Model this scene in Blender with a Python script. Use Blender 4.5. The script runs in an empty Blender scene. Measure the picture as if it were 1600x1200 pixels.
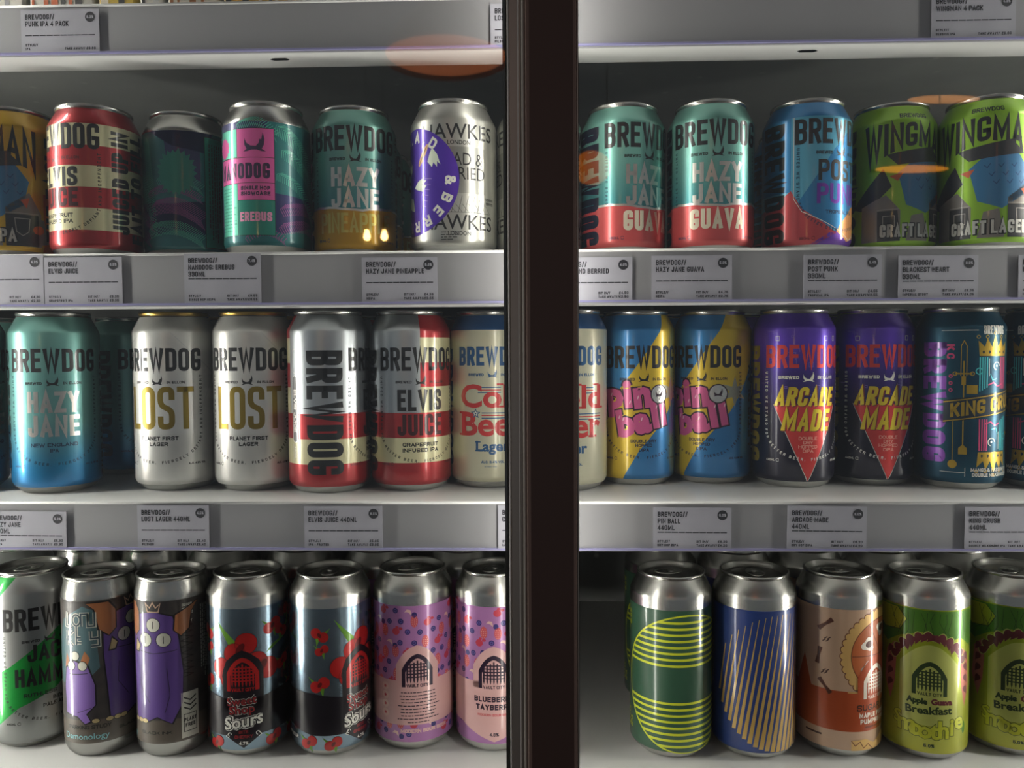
import bpy, bmesh, math, random
from mathutils import Vector, Matrix, Euler
random.seed(7)
SC = bpy.context.scene
COL = SC.collection
PI = math.pi
R_ = math.radians
EYE = 1.40                                   # camera height above the floor (m)

# ---------------------------------------------------------------- camera
FPX = 1220.0                                 # focal length in pixels of a 1600 px wide frame
cd = bpy.data.cameras.new('camera'); cd.sensor_width = 36.0; cd.lens = FPX / 1600 * 36.0
cd.clip_start = 0.02
cam = bpy.data.objects.new('camera', cd); COL.objects.link(cam)
cam.location = (0, 0, EYE)
cam.matrix_world = (Matrix.Translation((0, 0, EYE)) @ Matrix.Rotation(R_(1.6), 4, 'Z') @
                    Matrix.Rotation(R_(90 - 2.35), 4, 'X') @ Matrix.Rotation(R_(-0.30), 4, 'Z'))
SC.camera = cam
CM = cam.matrix_world.copy()

# ---------------------------------------------------------------- world, exposure
w = bpy.data.worlds.new('world'); SC.world = w; w.use_nodes = True
w.node_tree.nodes['Background'].inputs[0].default_value = (0.86, 0.93, 1.0, 1)
w.node_tree.nodes['Background'].inputs[1].default_value = 0.16
SC.view_settings.view_transform = 'Standard'
SC.view_settings.look = 'None'
SC.view_settings.exposure = 0.0
SC.view_settings.gamma = 1.0
SC.view_settings.use_curve_mapping = False
SC.cycles.use_denoising = True
SC.cycles.sample_clamp_indirect = 4.0
SC.cycles.max_bounces = 8
STRIP_SIDE = 118.0                            # emission of the vertical light strips
STRIP_MID = 11.0

# ---------------------------------------------------------------- helpers
def ray(px, py):
    d = CM.to_3x3() @ Vector(((px - 800) / FPX, (600 - py) / FPX, -1))
    return d.normalized()
def hit_y(px, py, Y):
    d = ray(px, py); t = Y / d.y
    return Vector((0, 0, EYE)) + d * t
def az(px, py):
    d = ray(px, py); return math.atan2(d.x, d.y)

def lin(c):
    c = c / 255.0
    return c / 12.92 if c <= 0.04045 else ((c + 0.055) / 1.055) ** 2.4
def rgb(c): return (lin(c[0]), lin(c[1]), lin(c[2]), 1)

MATS = {}
def mat(name, c, metal=0.0, rough=0.5, **kw):
    if name in MATS: return MATS[name]
    m = bpy.data.materials.new(name); m.use_nodes = True
    b = m.node_tree.nodes['Principled BSDF']
    b.inputs['Base Color'].default_value = rgb(c)
    b.inputs['Metallic'].default_value = metal
    b.inputs['Roughness'].default_value = rough
    for k, v in kw.items():
        b.inputs[k.replace('_', ' ')].default_value = v
    m.diffuse_color = rgb(c)
    MATS[name] = m
    return m
def emis(name, c, s):
    if name in MATS: return MATS[name]
    m = bpy.data.materials.new(name); m.use_nodes = True
    b = m.node_tree.nodes['Principled BSDF']
    b.inputs['Base Color'].default_value = rgb(c)
    b.inputs['Emission Color'].default_value = rgb(c)
    b.inputs['Emission Strength'].default_value = s
    MATS[name] = m
    return m
def noisy(name, c1, c2, scale, metal=0.0, rough=0.5, bump=0.0, detail=3.0, stretch=(1, 1, 1), lo=.35, hi=.65):
    if name in MATS: return MATS[name]
    m = mat(name, c1, metal, rough)
    nt = m.node_tree; b = nt.nodes['Principled BSDF']
    tc = nt.nodes.new('ShaderNodeTexCoord'); mp = nt.nodes.new('ShaderNodeMapping')
    mp.inputs['Scale'].default_value = stretch
    n = nt.nodes.new('ShaderNodeTexNoise'); n.inputs['Scale'].default_value = scale; n.inputs['Detail'].default_value = detail
    r = nt.nodes.new('ShaderNodeValToRGB')
    r.color_ramp.elements[0].position = lo; r.color_ramp.elements[0].color = rgb(c1)
    r.color_ramp.elements[1].position = hi; r.color_ramp.elements[1].color = rgb(c2)
    nt.links.new(tc.outputs['Object'], mp.inputs['Vector']); nt.links.new(mp.outputs[0], n.inputs['Vector'])
    nt.links.new(n.outputs['Fac'], r.inputs[0]); nt.links.new(r.outputs[0], b.inputs['Base Color'])
    if bump:
        bp = nt.nodes.new('ShaderNodeBump'); bp.inputs['Strength'].default_value = bump; bp.inputs['Distance'].default_value = 0.001
        nt.links.new(n.outputs['Fac'], bp.inputs['Height']); nt.links.new(bp.outputs[0], b.inputs['Normal'])
    return m

def link(name, me, parent=None, smooth=False):
    o = bpy.data.objects.new(name, me); COL.objects.link(o)
    if parent: o.parent = parent
    return o
def obj(name, bm, mats, parent=None, smooth=False, bevel=0.0):
    me = bpy.data.meshes.new(name); bm.normal_update(); bm.to_mesh(me); bm.free()
    for m in (mats if isinstance(mats, (list, tuple)) else [mats]): me.materials.append(m)
    if smooth:
        for p in me.polygons: p.use_smooth = True
    o = link(name, me, parent)
    if bevel:
        b = o.modifiers.new('bevel', 'BEVEL'); b.width = bevel; b.segments = 2; b.limit_method = 'ANGLE'
    return o
def empty(name, loc, label, cat, group=None, rotz=0):
    o = bpy.data.objects.new(name, None); COL.objects.link(o)
    o.empty_display_size = 0.03
    o.location = loc; o.rotation_euler = (0, 0, rotz)
    o['label'] = label; o['category'] = cat
    if group: o['group'] = group
    return o
def tag(o, label=None, cat=None, group=None, kind=None):
    if label: o['label'] = label
    if cat: o['category'] = cat
    if group: o['group'] = group
    if kind: o['kind'] = kind
    return o
def bx(bm, x0, x1, y0, y1, z0, z1, mi=0):
    vs = [bm.verts.new(p) for p in ((x0,y0,z0),(x1,y0,z0),(x1,y1,z0),(x0,y1,z0),(x0,y0,z1),(x1,y0,z1),(x1,y1,z1),(x0,y1,z1))]
    for f in ((0,3,2,1),(4,5,6,7),(0,1,5,4),(1,2,6,5),(2,3,7,6),(3,0,4,7)):
        fc = bm.faces.new([vs[i] for i in f]); fc.material_index = mi
def box(name, x0, x1, y0, y1, z0, z1, m, parent=None, bevel=0.0):
    bm = bmesh.new(); bx(bm, x0, x1, y0, y1, z0, z1)
    return obj(name, bm, m, parent, bevel=bevel)
def lathe(bm, prof, seg=72, mi=0, matf=None, ph=0.0):
    rings = []
    for r, h in prof:
        if r < 1e-7: rings.append([bm.verts.new((0, 0, h))])
        else: rings.append([bm.verts.new((r*math.cos(2*PI*i/seg+ph), r*math.sin(2*PI*i/seg+ph), h)) for i in range(seg)])
    for k in range(len(rings) - 1):
        a, b = rings[k], rings[k+1]
        for i in range(seg):
            j = (i + 1) % seg
            if len(a) == 1 and len(b) == 1: continue
            if len(a) == 1: f = bm.faces.new((a[0], b[j], b[i]))
            elif len(b) == 1: f = bm.faces.new((a[i], a[j], b[0]))
            else: f = bm.faces.new((a[i], a[j], b[j], b[i]))
            f.material_index = matf(k) if matf else mi

# ---------------------------------------------------------------- stroke lettering
def _p(*a): return [(a[i], a[i+1]) for i in range(0, len(a), 2)]
# each glyph: (relative width, [(rounded?, closed?, points)])
G = {
'A': (1.06, [(0,0,_p(0,0,.5,1,1,0)), (0,0,_p(.2,.28,.8,.28))]),
'B': (1, [(0,0,_p(0,0,0,1)), (1,0,_p(0,1,1,1,1,.54,.1,.54)), (1,0,_p(.1,.52,1,.52,1,0,0,0))]),
'C': (1, [(1,0,_p(1,.72,1,1,0,1,0,0,1,0,1,.28))]),
'D': (1, [(0,0,_p(0,0,0,1)), (1,0,_p(0,1,1,1,1,0,0,0))]),
'E': (.86, [(0,0,_p(1,1,0,1,0,0,1,0)), (0,0,_p(.1,.52,.85,.52))]),
'F': (.84, [(0,0,_p(1,1,0,1,0,0)), (0,0,_p(.1,.52,.85,.52))]),
'G': (1, [(1,0,_p(1,.79,1,1,0,1,0,0,1,0,1,.42)), (0,0,_p(1,.42,.62,.42))]),
'H': (1, [(0,0,_p(0,0,0,1)), (0,0,_p(1,0,1,1)), (0,0,_p(.1,.52,.9,.52))]),
'I': (.0, [(0,0,_p(0,0,0,1))]),
'J': (.86, [(1,0,_p(1,1,1,0,0,0,0,.3))]),
'K': (1.02, [(0,0,_p(0,0,0,1)), (0,0,_p(.98,1,.08,.42)), (0,0,_p(.4,.6,1,0))]),
'L': (.8, [(0,0,_p(0,1,0,0,1,0))]),
'M': (1.45, [(0,0,_p(0,0,0,1,.5,.2,1,1,1,0))]),
'N': (1.08, [(0,0,_p(0,0,0,1,1,0,1,1))]),
'O': (1, [(1,1,_p(0,0,0,1,1,1,1,0))]),
'P': (1, [(0,0,_p(0,0,0,1)), (1,0,_p(0,1,1,1,1,.46,.1,.46))]),
'Q': (1, [(1,1,_p(0,0,0,1,1,1,1,0)), (0,0,_p(.6,.2,1.05,-.06))]),
'R': (1, [(0,0,_p(0,0,0,1)), (1,0,_p(0,1,1,1,1,.5,.1,.5)), (0,0,_p(.55,.5,1,0))]),
'S': (1, [(1,0,_p(1,.79,1,1,0,1,0,.56,1,.45,1,0,0,0,0,.21))]),
'T': (1, [(0,0,_p(0,1,1,1)), (0,0,_p(.5,0,.5,1))]),
'U': (1, [(1,0,_p(0,1,0,0,1,0,1,1))]),
'V': (1.06, [(0,0,_p(0,1,.5,0,1,1))]),
'W': (1.65, [(0,0,_p(0,1,.25,0,.5,.95,.75,0,1,1))]),
'X': (1.02, [(0,0,_p(0,0,1,1)), (0,0,_p(0,1,1,0))]),
'Y': (1.04, [(0,0,_p(0,1,.5,.45,1,1)), (0,0,_p(.5,.45,.5,0))]),
'Z': (.95, [(0,0,_p(0,1,1,1,0,0,1,0))]),
'0': (1, [(1,1,_p(0,0,0,1,1,1,1,0))]),
'1': (.5, [(0,0,_p(.0,.8,.9,1,.9,0))]),
'2': (1, [(1,0,_p(0,.7,0,1,1,1,1,.6)), (0,0,_p(1,.6,0,0,1,0))]),
'3': (1, [(1,0,_p(0,.8,0,1,1,1,1,.54,.3,.54)), (1,0,_p(.3,.52,1,.52,1,0,0,0,0,.2))]),
'4': (1, [(0,0,_p(.75,0,.75,1,0,.3,1,.3))]),
'5': (1, [(0,0,_p(.95,1,0,1,0,.55)), (1,0,_p(0,.58,1,.58,1,0,0,0,0,.25))]),
'6': (1, [(1,0,_p(1,.75,1,1,0,1,0,0,1,0,1,.55,.1,.55))]),
'7': (.95, [(0,0,_p(0,1,1,1,.35,0))]),
'8': (1, [(1,1,_p(0,.54,0,1,1,1,1,.54)), (1,1,_p(0,0,0,.52,1,.52,1,0))]),
'9': (1, [(1,0,_p(0,.25,0,0,1,0,1,1,0,1,0,.45,.9,.45))]),
'/': (.6, [(0,0,_p(0,-.05,1,1.05))]),
'.': (.0, [(0,0,_p(0,0,0,.02))]),
',': (.0, [(0,0,_p(0,0,0,-.1))]),
':': (.0, [(0,0,_p(0,.1,0,.14)), (0,0,_p(0,.75,0,.79))]),
"'": (.0, [(0,0,_p(0,.8,0,1))]),
'-': (.5, [(0,0,_p(0,.45,1,.45))]),
'%': (1.3, [(1,1,_p(0,.6,0,1,.35,1,.35,.6)), (1,1,_p(.65,0,.65,.4,1,.4,1,0)), (0,0,_p(.15,0,.85,1))]),
'&': (1.1, [(1,0,_p(1,0,.1,.75,.1,1,.7,1,.7,.7,0,.45,0,0,.75,0,1,.45))]),
'$': (1, [(1,0,_p(1,.9,1,1,.3,1,.3,0)), (0,0,_p(0,0,1,0)), (0,0,_p(0,.5,.8,.5))]),   # pound sign
}
def _round(pts, closed, rad):
    n = len(pts); out = []
    for i, p in enumerate(pts):
        if not closed and i in (0, n-1): out.append(p); continue
        a = Vector(pts[i-1]); b = Vector(p); c = Vector(pts[(i+1) % n])
        u = a - b; v = c - b
        lu, lv = u.length, v.length
        if lu < 1e-9 or lv < 1e-9: out.append(p); continue
        r = min(rad, lu*.5, lv*.5)
        p0 = b + u/lu*r; p1 = b + v/lv*r
        for k in range(5):
            t = k/4.0
            q = p0*(1-t)**2 + b*2*t*(1-t) + p1*t*t
            out.append((q.x, q.y))
    return out
def strip(pts, s, closed=False, cap=True):
    """polyline -> list of quads of width s with mitred joints"""
    P = [Vector(p) for p in pts]
    Q = [P[0]]
    for p in P[1:]:
        if (p - Q[-1]).length > 1e-6: Q.append(p)
    if closed and (Q[0]-Q[-1]).length < 1e-6: Q.pop()
    n = len(Q)
    if n < 2: return []
    h = s/2; L = []; Rr = []
    for i in range(n):
        if closed or (0 < i < n-1):
            d0 = (Q[i]-Q[i-1]).normalized(); d1 = (Q[(i+1) % n]-Q[i]).normalized()
            n0 = Vector((-d0.y, d0.x)); n1 = Vector((-d1.y, d1.x)); m = n0 + n1
            if m.length < 1e-4: m = n0
            m.normalize(); k = max(m.dot(n0), .38)
            L.append(Q[i] + m*h/k); Rr.append(Q[i] - m*h/k)
        else:
            d = (Q[1]-Q[0]).normalized() if i == 0 else (Q[-1]-Q[-2]).normalized()
            e = (-d if i == 0 else d)*(h if cap else 0); nn = Vector((-d.y, d.x))
            L.append(Q[i]+e+nn*h); Rr.append(Q[i]+e-nn*h)
    out = []
    for i in range(n if closed else n-1):
        j = (i+1) % n
        out.append([tuple(Rr[i]), tuple(Rr[j]), tuple(L[j]), tuple(L[i])])
    return out
def text_polys(s, h, cw, st, gap=None, total=None):
    """polys of a line of capitals; baseline 0, left 0; returns (polys, width, advances)"""
    gap = st*.42 if gap is None else gap
    def adv(c):
        if c == ' ': return cw*.55
        return G[c][0]*cw + st if G[c][0] > 0 else st
    if total:
        for _ in range(12):
            W = sum(adv(c) for c in s) + gap*(len(s)-1)
            nw = sum((G[c][0] if c != ' ' else .55) for c in s)
            cw = max(cw + (total-W)/max(nw, .1), st*.2)
    polys = []; x = 0; spans = []
    for c in s:
        a = adv(c)
        gp = []
        if c != ' ':
            gw, paths = G[c]; ww = gw*cw
            for rd, cl, pts in paths:
                q = [(st/2 + px*ww, st/2 + py*(h-st)) for px, py in pts]
                if rd: q = _round(q, cl, ww*.5 + st*.12)
                gp += strip(q, st, bool(cl))
        spans.append((x, a, gp)); polys += [[(u+x, v) for u, v in p] for p in gp]
        x += a + gap
    return polys, x-gap, spans
_bf = {}
def bfont(s, bold=0.0, res=3):
    k = (s, bold, res)
    if k in _bf: return _bf[k]
    cu = bpy.data.curves.new('t', 'FONT'); cu.body = s; cu.size = 1; cu.offset = bold; cu.resolution_u = res
    cu.fill_mode = 'FRONT'
    o = bpy.data.objects.new('t', cu); COL.objects.link(o)
    dg = bpy.context.evaluated_depsgraph_get(); dg.update()
    me = bpy.data.meshes.new_from_object(o.evaluated_get(dg))
    vs = [(v.co.x, v.co.y) for v in me.vertices]
    pl = [[vs[i] for i in p.vertices] for p in me.polygons]
    bpy.data.objects.remove(o); bpy.data.curves.remove(cu); bpy.data.meshes.remove(me)
    if not vs: vs = [(0, 0)]
    bb = (min(v[0] for v in vs), max(v[0] for v in vs), min(v[1] for v in vs), max(v[1] for v in vs))
    _bf[k] = (pl, bb)
    return _bf[k]

# ---------------------------------------------------------------- flat artwork, in mm; u to the right, v up
class Art:
    def __init__(s): s.it = []; s.mats = []
    def mi(s, m):
        if m not in s.mats: s.mats.append(m)
        return s.mats.index(m)
    def add(s, polys, m, L, f=None):
        i = s.mi(m)
        for p in polys: s.it.append((L, i, [f(*q) for q in p] if f else p))
    def poly(s, m, L, *a): s.add([_p(*a)], m, L)
    def pts(s, m, L, p): s.add([p], m, L)
    def rect(s, m, L, u0, v0, u1, v1): s.add([[(u0,v0),(u1,v0),(u1,v1),(u0,v1)]], m, L)
    def ell(s, m, L, u, v, a, b=None, rot=0, n=28, t0=0, t1=2*PI):
        b = a if b is None else b; c, q = math.cos(rot), math.sin(rot); P = []
        full = abs(t1-t0-2*PI) < 1e-6
        for k in range(n if full else n+1):
            t = t0+(t1-t0)*k/n; x, y = a*math.cos(t), b*math.sin(t)
            P.append((u+x*c-y*q, v+x*q+y*c))
        s.add([P], m, L)
    def line(s, m, L, wd, p, closed=False): s.add(strip(p, wd, closed, False), m, L)
    def ring(s, m, L, u, v, a, b, wd, n=40, t0=0, t1=2*PI):
        full = abs(t1-t0-2*PI) < 1e-6
        P = [(u+a*math.cos(t0+(t1-t0)*k/n), v+b*math.sin(t0+(t1-t0)*k/n)) for k in range(n if full else n+1)]
        s.line(m, L, wd, P, full)
    def txt(s, m, L, t, u, v, h, w=None, st=None, cw=None, al='c', rot=0, warp=None, shear=0, gap=None):
        st = st or h*.18; cw = cw or h*.38
        pl, W, _ = text_polys(t, h, cw, st, gap, w)
        ox = {'c': -W/2, 'l': 0, 'r': -W}[al]
        c, q = math.cos(R_(rot)), math.sin(R_(rot))
        def f(x, y):
            x = x+ox+y*shear
            if warp: x, y = warp(x, y)
            return (u+x*c-y*q, v+x*q+y*c)
        s.add(pl, m, L, f)
        return W
    def path_txt(s, m, L, t, path, h, st=None, cw=None, gap=None, fit=True):
        """letters upright on a path; path = points; baseline on the path"""
        st = st or h*.16; cw = cw or h*.5; gap = gap if gap is not None else h*.22
        pl, W, sp = text_polys(t, h, cw, st, gap)
        P = [Vector(p) for p in path]; seg = [(P[i+1]-P[i]).length for i in range(len(P)-1)]; T = sum(seg)
        k = T/W if fit else 1.0
        for x, a, gp in sp:
            if not gp: continue
            d = (x+a/2)*k; i = 0
            while i < len(seg)-1 and d > seg[i]: d -= seg[i]; i += 1
            dr = (P[i+1]-P[i]).normalized(); o = P[i]+dr*d; nn = Vector((-dr.y, dr.x))
            def f(X, Y): q = o+dr*(X-a/2)+nn*Y; return (q.x, q.y)
            s.add(gp, m, L, f)
    def bf(s, m, L, t, u, v, h, w=None, bold=0.0, al='c', rot=0, shear=0, warp=None, ref='H', res=3):
        pl, bb = bfont(t, bold, res)
        rb = bfont(ref, 0, res)[1]; k = h/(rb[3]-rb[2]); W0 = bb[1]-bb[0]
        kx = (w/W0) if w else k; ox = {'c': -(bb[0]+bb[1])/2, 'l': -bb[0], 'r': -bb[1]}[al]
        c, q = math.cos(R_(rot)), math.sin(R_(rot))
        def f(x, y):
            x = (x+ox)*kx; y = y*k; x += y*shear
            if warp: x, y = warp(x, y)
            return (u+x*c-y*q, v+x*q+y*c)
        s.add(pl, m, L, f)
    # ---- to a mesh
    def mesh(s, name, cuts_u=None, cuts_v=None, fmap=None, fnorm=None, cu_src=None):
        bm = bmesh.new(); ly = bm.faces.layers.float.new('L')
        for L, i, p in s.it:
            q = []
            for a in p:
                if not q or (abs(a[0]-q[-1][0]) > 1e-5 or abs(a[1]-q[-1][1]) > 1e-5): q.append(a)
            if len(q) > 2 and abs(q[0][0]-q[-1][0]) < 1e-5 and abs(q[0][1]-q[-1][1]) < 1e-5: q.pop()
            if len(q) < 3: continue
            ar = sum(q[k-1][0]*q[k][1]-q[k][0]*q[k-1][1] for k in range(len(q)))
            if abs(ar) < 1e-7: continue
            if ar < 0: q.reverse()
            f = bm.faces.new([bm.verts.new((x, y, 0)) for x, y in q]); f.material_index = i; f[ly] = L
        bm.normal_update()
        big = [f for f in bm.faces if len(f.verts) > 4]
        if big: bmesh.ops.triangulate(bm, faces=big)
        if cuts_u:
            us = [v.co.x for v in bm.verts]
            lo, hi = min(us), max(us)
            for c in cuts_u:
                if lo < c < hi:
                    g = [f for f in bm.faces if min(v.co.x for v in f.verts) < c-1e-5 and max(v.co.x for v in f.verts) > c+1e-5]
                    if not g: continue
                    ed = set(e for f in g for e in f.edges); vv = set(v for f in g for v in f.verts)
                    bmesh.ops.bisect_plane(bm, geom=list(vv)+list(ed)+g, plane_co=(c,0,0), plane_no=(1,0,0), dist=1e-6)
        if cuts_v:
            for c in cuts_v:
                g = [f for f in bm.faces if min(v.co.y for v in f.verts) < c-1e-5 and max(v.co.y for v in f.verts) > c+1e-5]
                if not g: continue
                ed = set(e for f in g for e in f.edges); vv = set(v for f in g for v in f.verts)
                bmesh.ops.bisect_plane(bm, geom=list(vv)+list(ed)+g, plane_co=(0,c,0), plane_no=(0,1,0), dist=1e-6)
        NV = {}
        if fmap:
            lay = {}
            for f in bm.faces:
                for v in f.verts: lay[v] = f[ly]
            nrm = []
            for v in bm.verts:
                u, h = v.co.x, v.co.y; L = lay.get(v, 0)
                v.co = fmap(u, h, L); nrm.append(fnorm(u, h))
        me = bpy.data.meshes.new(name); bm.to_mesh(me); bm.free()
        for m in s.mats: me.materials.append(m)
        for p in me.polygons: p.use_smooth = True
        if fmap: me.normals_split_custom_set_from_vertices(nrm)
        return me
# ---------------------------------------------------------------- can geometry
ALU = mat('aluminium', (205, 205, 200), 1.0, 0.27)
ALU_LID = mat('aluminium_lid', (175, 175, 170), 1.0, 0.30)
GOLD_RIM = mat('gold_rim', (205, 170, 90), 1.0, 0.28)
DARKLINE = mat('can_dark_line', (30, 30, 30), 0.6, 0.4)

def side_profile(kind):
    """outer side (r, h) in mm from the standing ring to under the rim"""
    if kind == 'sleek':
        return 28.7, 146, [(22.5,0.0),(24,.5),(26.3,3.5),(28.0,7.5),(28.7,10),(28.7,128),(28.55,130.5),(28.0,133.5),(27.0,137.5),(26.4,140.5),(26.2,142.6)], 26.9
    H = 146 if kind == 'tall' else 115
    b = H-146
    return 33.0, H, [(23.5,0.0),(25.2,.5),(28.3,3.0),(31.2,6.0),(32.6,8.5),(33,10.5),(33,129+b),(32.75,130.4+b),(32.0,132.2+b),(30.4,135.4+b),(28.6,138.9+b),(27.3,141.2+b),(26.5,142.8+b)], 27.0
def body_mesh(kind, key):
    R, H, sp, rr = side_profile(kind)
    pr = [(0,9),(12,7.5),(19,3.5),(21.5,.6),(22.4,0)] + sp
    bm = bmesh.new(); lathe(bm, [(r/1000, h/1000) for r, h in pr], 72, ph=-PI/2)
    me = bpy.data.meshes.new('can_body'); bm.normal_update(); bm.to_mesh(me); bm.free()
    me.materials.append(ALU)
    for p in me.polygons: p.use_smooth = True
    return me
def lid_mesh(kind, rim):
    R, H, sp, rr = side_profile(kind)
    pr = [(sp[-1][0], H-3.3),(rr,H-2.7),(rr+.5,H-1.7),(rr+.45,H-.6),(rr-.1,H-.05),(rr-.7,H-.1),(rr-1.2,H-.7),(rr-1.6,H-2.6),(rr-3.1,H-6.2),(rr-3.9,H-6.5),(rr-4.4,H-5.9),(rr-4.9,H-4.4),(rr-5.6,H-4.1),(rr-8,H-4.1),(rr-8.3,H-4.35),(rr-8.8,H-4.35),(rr-9.2,H-4.1),(2.6,H-4.1),(2.3,H-3.2),(0,H-3.1)]
    bm = bmesh.new(); lathe(bm, [(r/1000, h/1000) for r, h in pr], 64, matf=lambda k: 0 if k < 6 else 1)
    # raised score line round the drinking opening
    for rad, hh in ((9.2, .25),):
        n = 28; cx, cy = 0, -9.5
        ri = []
        for i in range(n):
            a = 2*PI*i/n
            q = []
            for dr, dz in ((-.35,0),(0,hh),(.35,0)):
                q.append(bm.verts.new(((cx+(rad+dr)*math.cos(a)*.82)/1000, (cy+(rad+dr)*math.sin(a)*.92)/1000, (H-4.08+dz)/1000)))
            ri.append(q)
        for i in range(n):
            a, b = ri[i], ri[(i+1) % n]
            for k in range(2):
                f = bm.faces.new((a[k], a[k+1], b[k+1], b[k])); f.material_index = 1
    bmesh.ops.recalc_face_normals(bm, faces=bm.faces)
    me = bpy.data.meshes.new('can_lid'); bm.to_mesh(me); bm.free()
    me.materials.append(rim); me.materials.append(ALU_LID)
    for p in me.polygons: p.use_smooth = True
    return me
def tab_mesh(H):
    """stay-on tab: rounded plate with a finger hole, rolled edge and nose"""
    bm = bmesh.new(); z = (H-2.6)/1000
    n = 32; loops = []
    def outer(t, s):
        x = 7.6*math.cos(t)*s; y = 12.0*math.sin(t)*s + 2.2
        k = 1 - .12*max(0, -math.sin(t)); return x*k/1000, y/1000
    for s, dz in ((.80, 0.2), (.86, .75), (1.0, .75), (1.04, .1), (1.0, -.35), (.84, -.35), (.80, 0.2)):
        loops.append([bm.verts.new((*outer(2*PI*i/n, s), z+dz/1000)) for i in range(n)])
    for a, b in zip(loops, loops[1:]):
        for i in range(n):
            j = (i+1) % n; bm.faces.new((a[i], a[j], b[j], b[i]))
    # web across the tab, leaving the finger hole open
    for y0, y1 in ((-8.0, 3.4),):
        v = [(-5.6,y0+1.5),(-3,y0),(3,y0),(5.6,y0+1.5),(6.3,y1),(0,y1-1.2),(-6.3,y1)]
        bm.faces.new([bm.verts.new((x/1000, (y+0)/1000, z+.0003)) for x, y in v])
    # rivet
    c = [(2.4,-.9),(2.4,.7),(1.8,1.0),(0,1.05)]
    rings = [[bm.verts.new((r*math.cos(2*PI*i/16)/1000, (r*math.sin(2*PI*i/16)-1.0)/1000, z+h/1000)) for i in range(16)] for r, h in c[:3]]
    for a, b in zip(rings, rings[1:]):
        for i in range(16): bm.faces.new((a[i], a[(i+1)%16], b[(i+1)%16], b[i]))
    bm.faces.new(rings[-1])
    bmesh.ops.recalc_face_normals(bm, faces=bm.faces)
    me = bpy.data.meshes.new('pull_tab'); bm.to_mesh(me); bm.free(); me.materials.append(ALU)
    for p in me.polygons: p.use_smooth = True
    return me
_parts = {}
def cache(k, f):
    if k not in _parts: _parts[k] = f()
    return _parts[k]

def label_mesh(art, kind, name='printed_label'):
    R, H, sp, rr = side_profile(kind)
    step = 5.0
    cu = [R*R_(a) for a in [i*step for i in range(-48, 49)]]
    cvs = [h for r, h in sp]
    def rad(h):
        for (r0, h0), (r1, h1) in zip(sp, sp[1:]):
            if h0 <= h <= h1: return r0+(r1-r0)*(h-h0)/max(h1-h0, 1e-9)
        return sp[-1][0]
    def fmap(u, h, L):
        a = u/R; q = R_(step); d = (a % q) - q/2
        r = rad(h)*math.cos(q/2)/math.cos(d) + .06 + .05*L
        return Vector((r*math.sin(a)/1000, -r*math.cos(a)/1000, h/1000))
    def fnorm(u, h):
        a = u/R; e = .6; s = (rad(min(h+e, H))-rad(max(h-e, 0)))/(2*e)
        n = Vector((math.sin(a), -math.cos(a), -s)); n.normalize(); return n
    return art.mesh(name, cu, cvs, fmap, fnorm)

DESIGN = {}
def design(name, kind, rim=None):
    def deco(fn): DESIGN[name] = (fn, kind, rim or ALU); return fn
    return deco
def make_can(dname, loc, rot, label, group=None, tabrot=None):
    fn, kind, rim = DESIGN[dname]
    R, H, sp, rr = side_profile(kind)
    root = empty('beer_can', loc, label, 'can', group, rot)
    b = link('body', cache(('b', kind), lambda: body_mesh(kind, '')), root)
    l = link('lid', cache(('l', kind, rim.name), lambda: lid_mesh(kind, rim)), root)
    l.rotation_euler = (0, 0, R_(random.uniform(0, 360)) if tabrot is None else tabrot-rot)
    link('pull_tab', cache(('t', H), lambda: tab_mesh(H)), l)
    def lab():
        a = Art(); fn(a); return label_mesh(a, kind)
    link('printed_label', cache(('p', dname), lab), root)
    return root

# ---------------------------------------------------------------- artwork pieces
def ink(name, c, metal=.25, rough=.40): return mat('print_'+name, c, metal, rough, Coat_Weight=.8, Coat_Roughness=.11)
def paint(name, c, metal=.62, rough=.34): return mat('paint_'+name, c, metal, rough, Coat_Weight=.8, Coat_Roughness=.11)
BLK = lambda: ink('black', (7, 7, 9), 0, .4)
WHT = lambda: ink('white', (225, 225, 215), .0, .45)
FOIL = lambda: mat('print_silver', (225, 222, 215), 1.0, .3)
def grad(name, stops, H, metal=.6, rough=.3):
    """printed colour blend up the can (stops: (height mm, colour))"""
    k = 'paint_'+name
    if k in MATS: return MATS[k]
    m = mat(k, stops[0][1], metal, rough+.05, Coat_Weight=.8, Coat_Roughness=.11); nt = m.node_tree
    tc = nt.nodes.new('ShaderNodeTexCoord'); sx = nt.nodes.new('ShaderNodeSeparateXYZ')
    mr = nt.nodes.new('ShaderNodeMapRange'); mr.inputs['From Min'].default_value = 0; mr.inputs['From Max'].default_value = H/1000
    r = nt.nodes.new('ShaderNodeValToRGB')
    while len(r.color_ramp.elements) < len(stops): r.color_ramp.elements.new(.5)
    for e, (h, c) in zip(r.color_ramp.elements, stops): e.position = h/H; e.color = rgb(c)
    nt.links.new(tc.outputs['Object'], sx.inputs[0]); nt.links.new(sx.outputs['Z'], mr.inputs['Value'])
    nt.links.new(mr.outputs[0], r.inputs[0]); nt.links.new(r.outputs[0], nt.nodes['Principled BSDF'].inputs['Base Color'])
    return m
def full(a, m, L, v0, v1, R=33.0): 
    C = PI*R; a.rect(m, L, -C, v0, C, v1)
def moon(a, m, L, u, v, s):
    """little crescent mark with horns, tail and two pairs of feet"""
    P = [(-.5,.70),(-.40,.44),(-.18,.28),(.08,.26),(.22,.42),(.26,.62),(.34,.60),(.42,.98),(.5,.62),(.47,.34),(.36,.12),(.56,-.02),(.34,.0),(.12,.07),(-.14,.07),(-.34,.0),(-.56,-.02),(-.38,.12),(-.50,.34)]
    a.pts(m, L, [(u+x*s, v+y*s*.95) for x, y in P])
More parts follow.
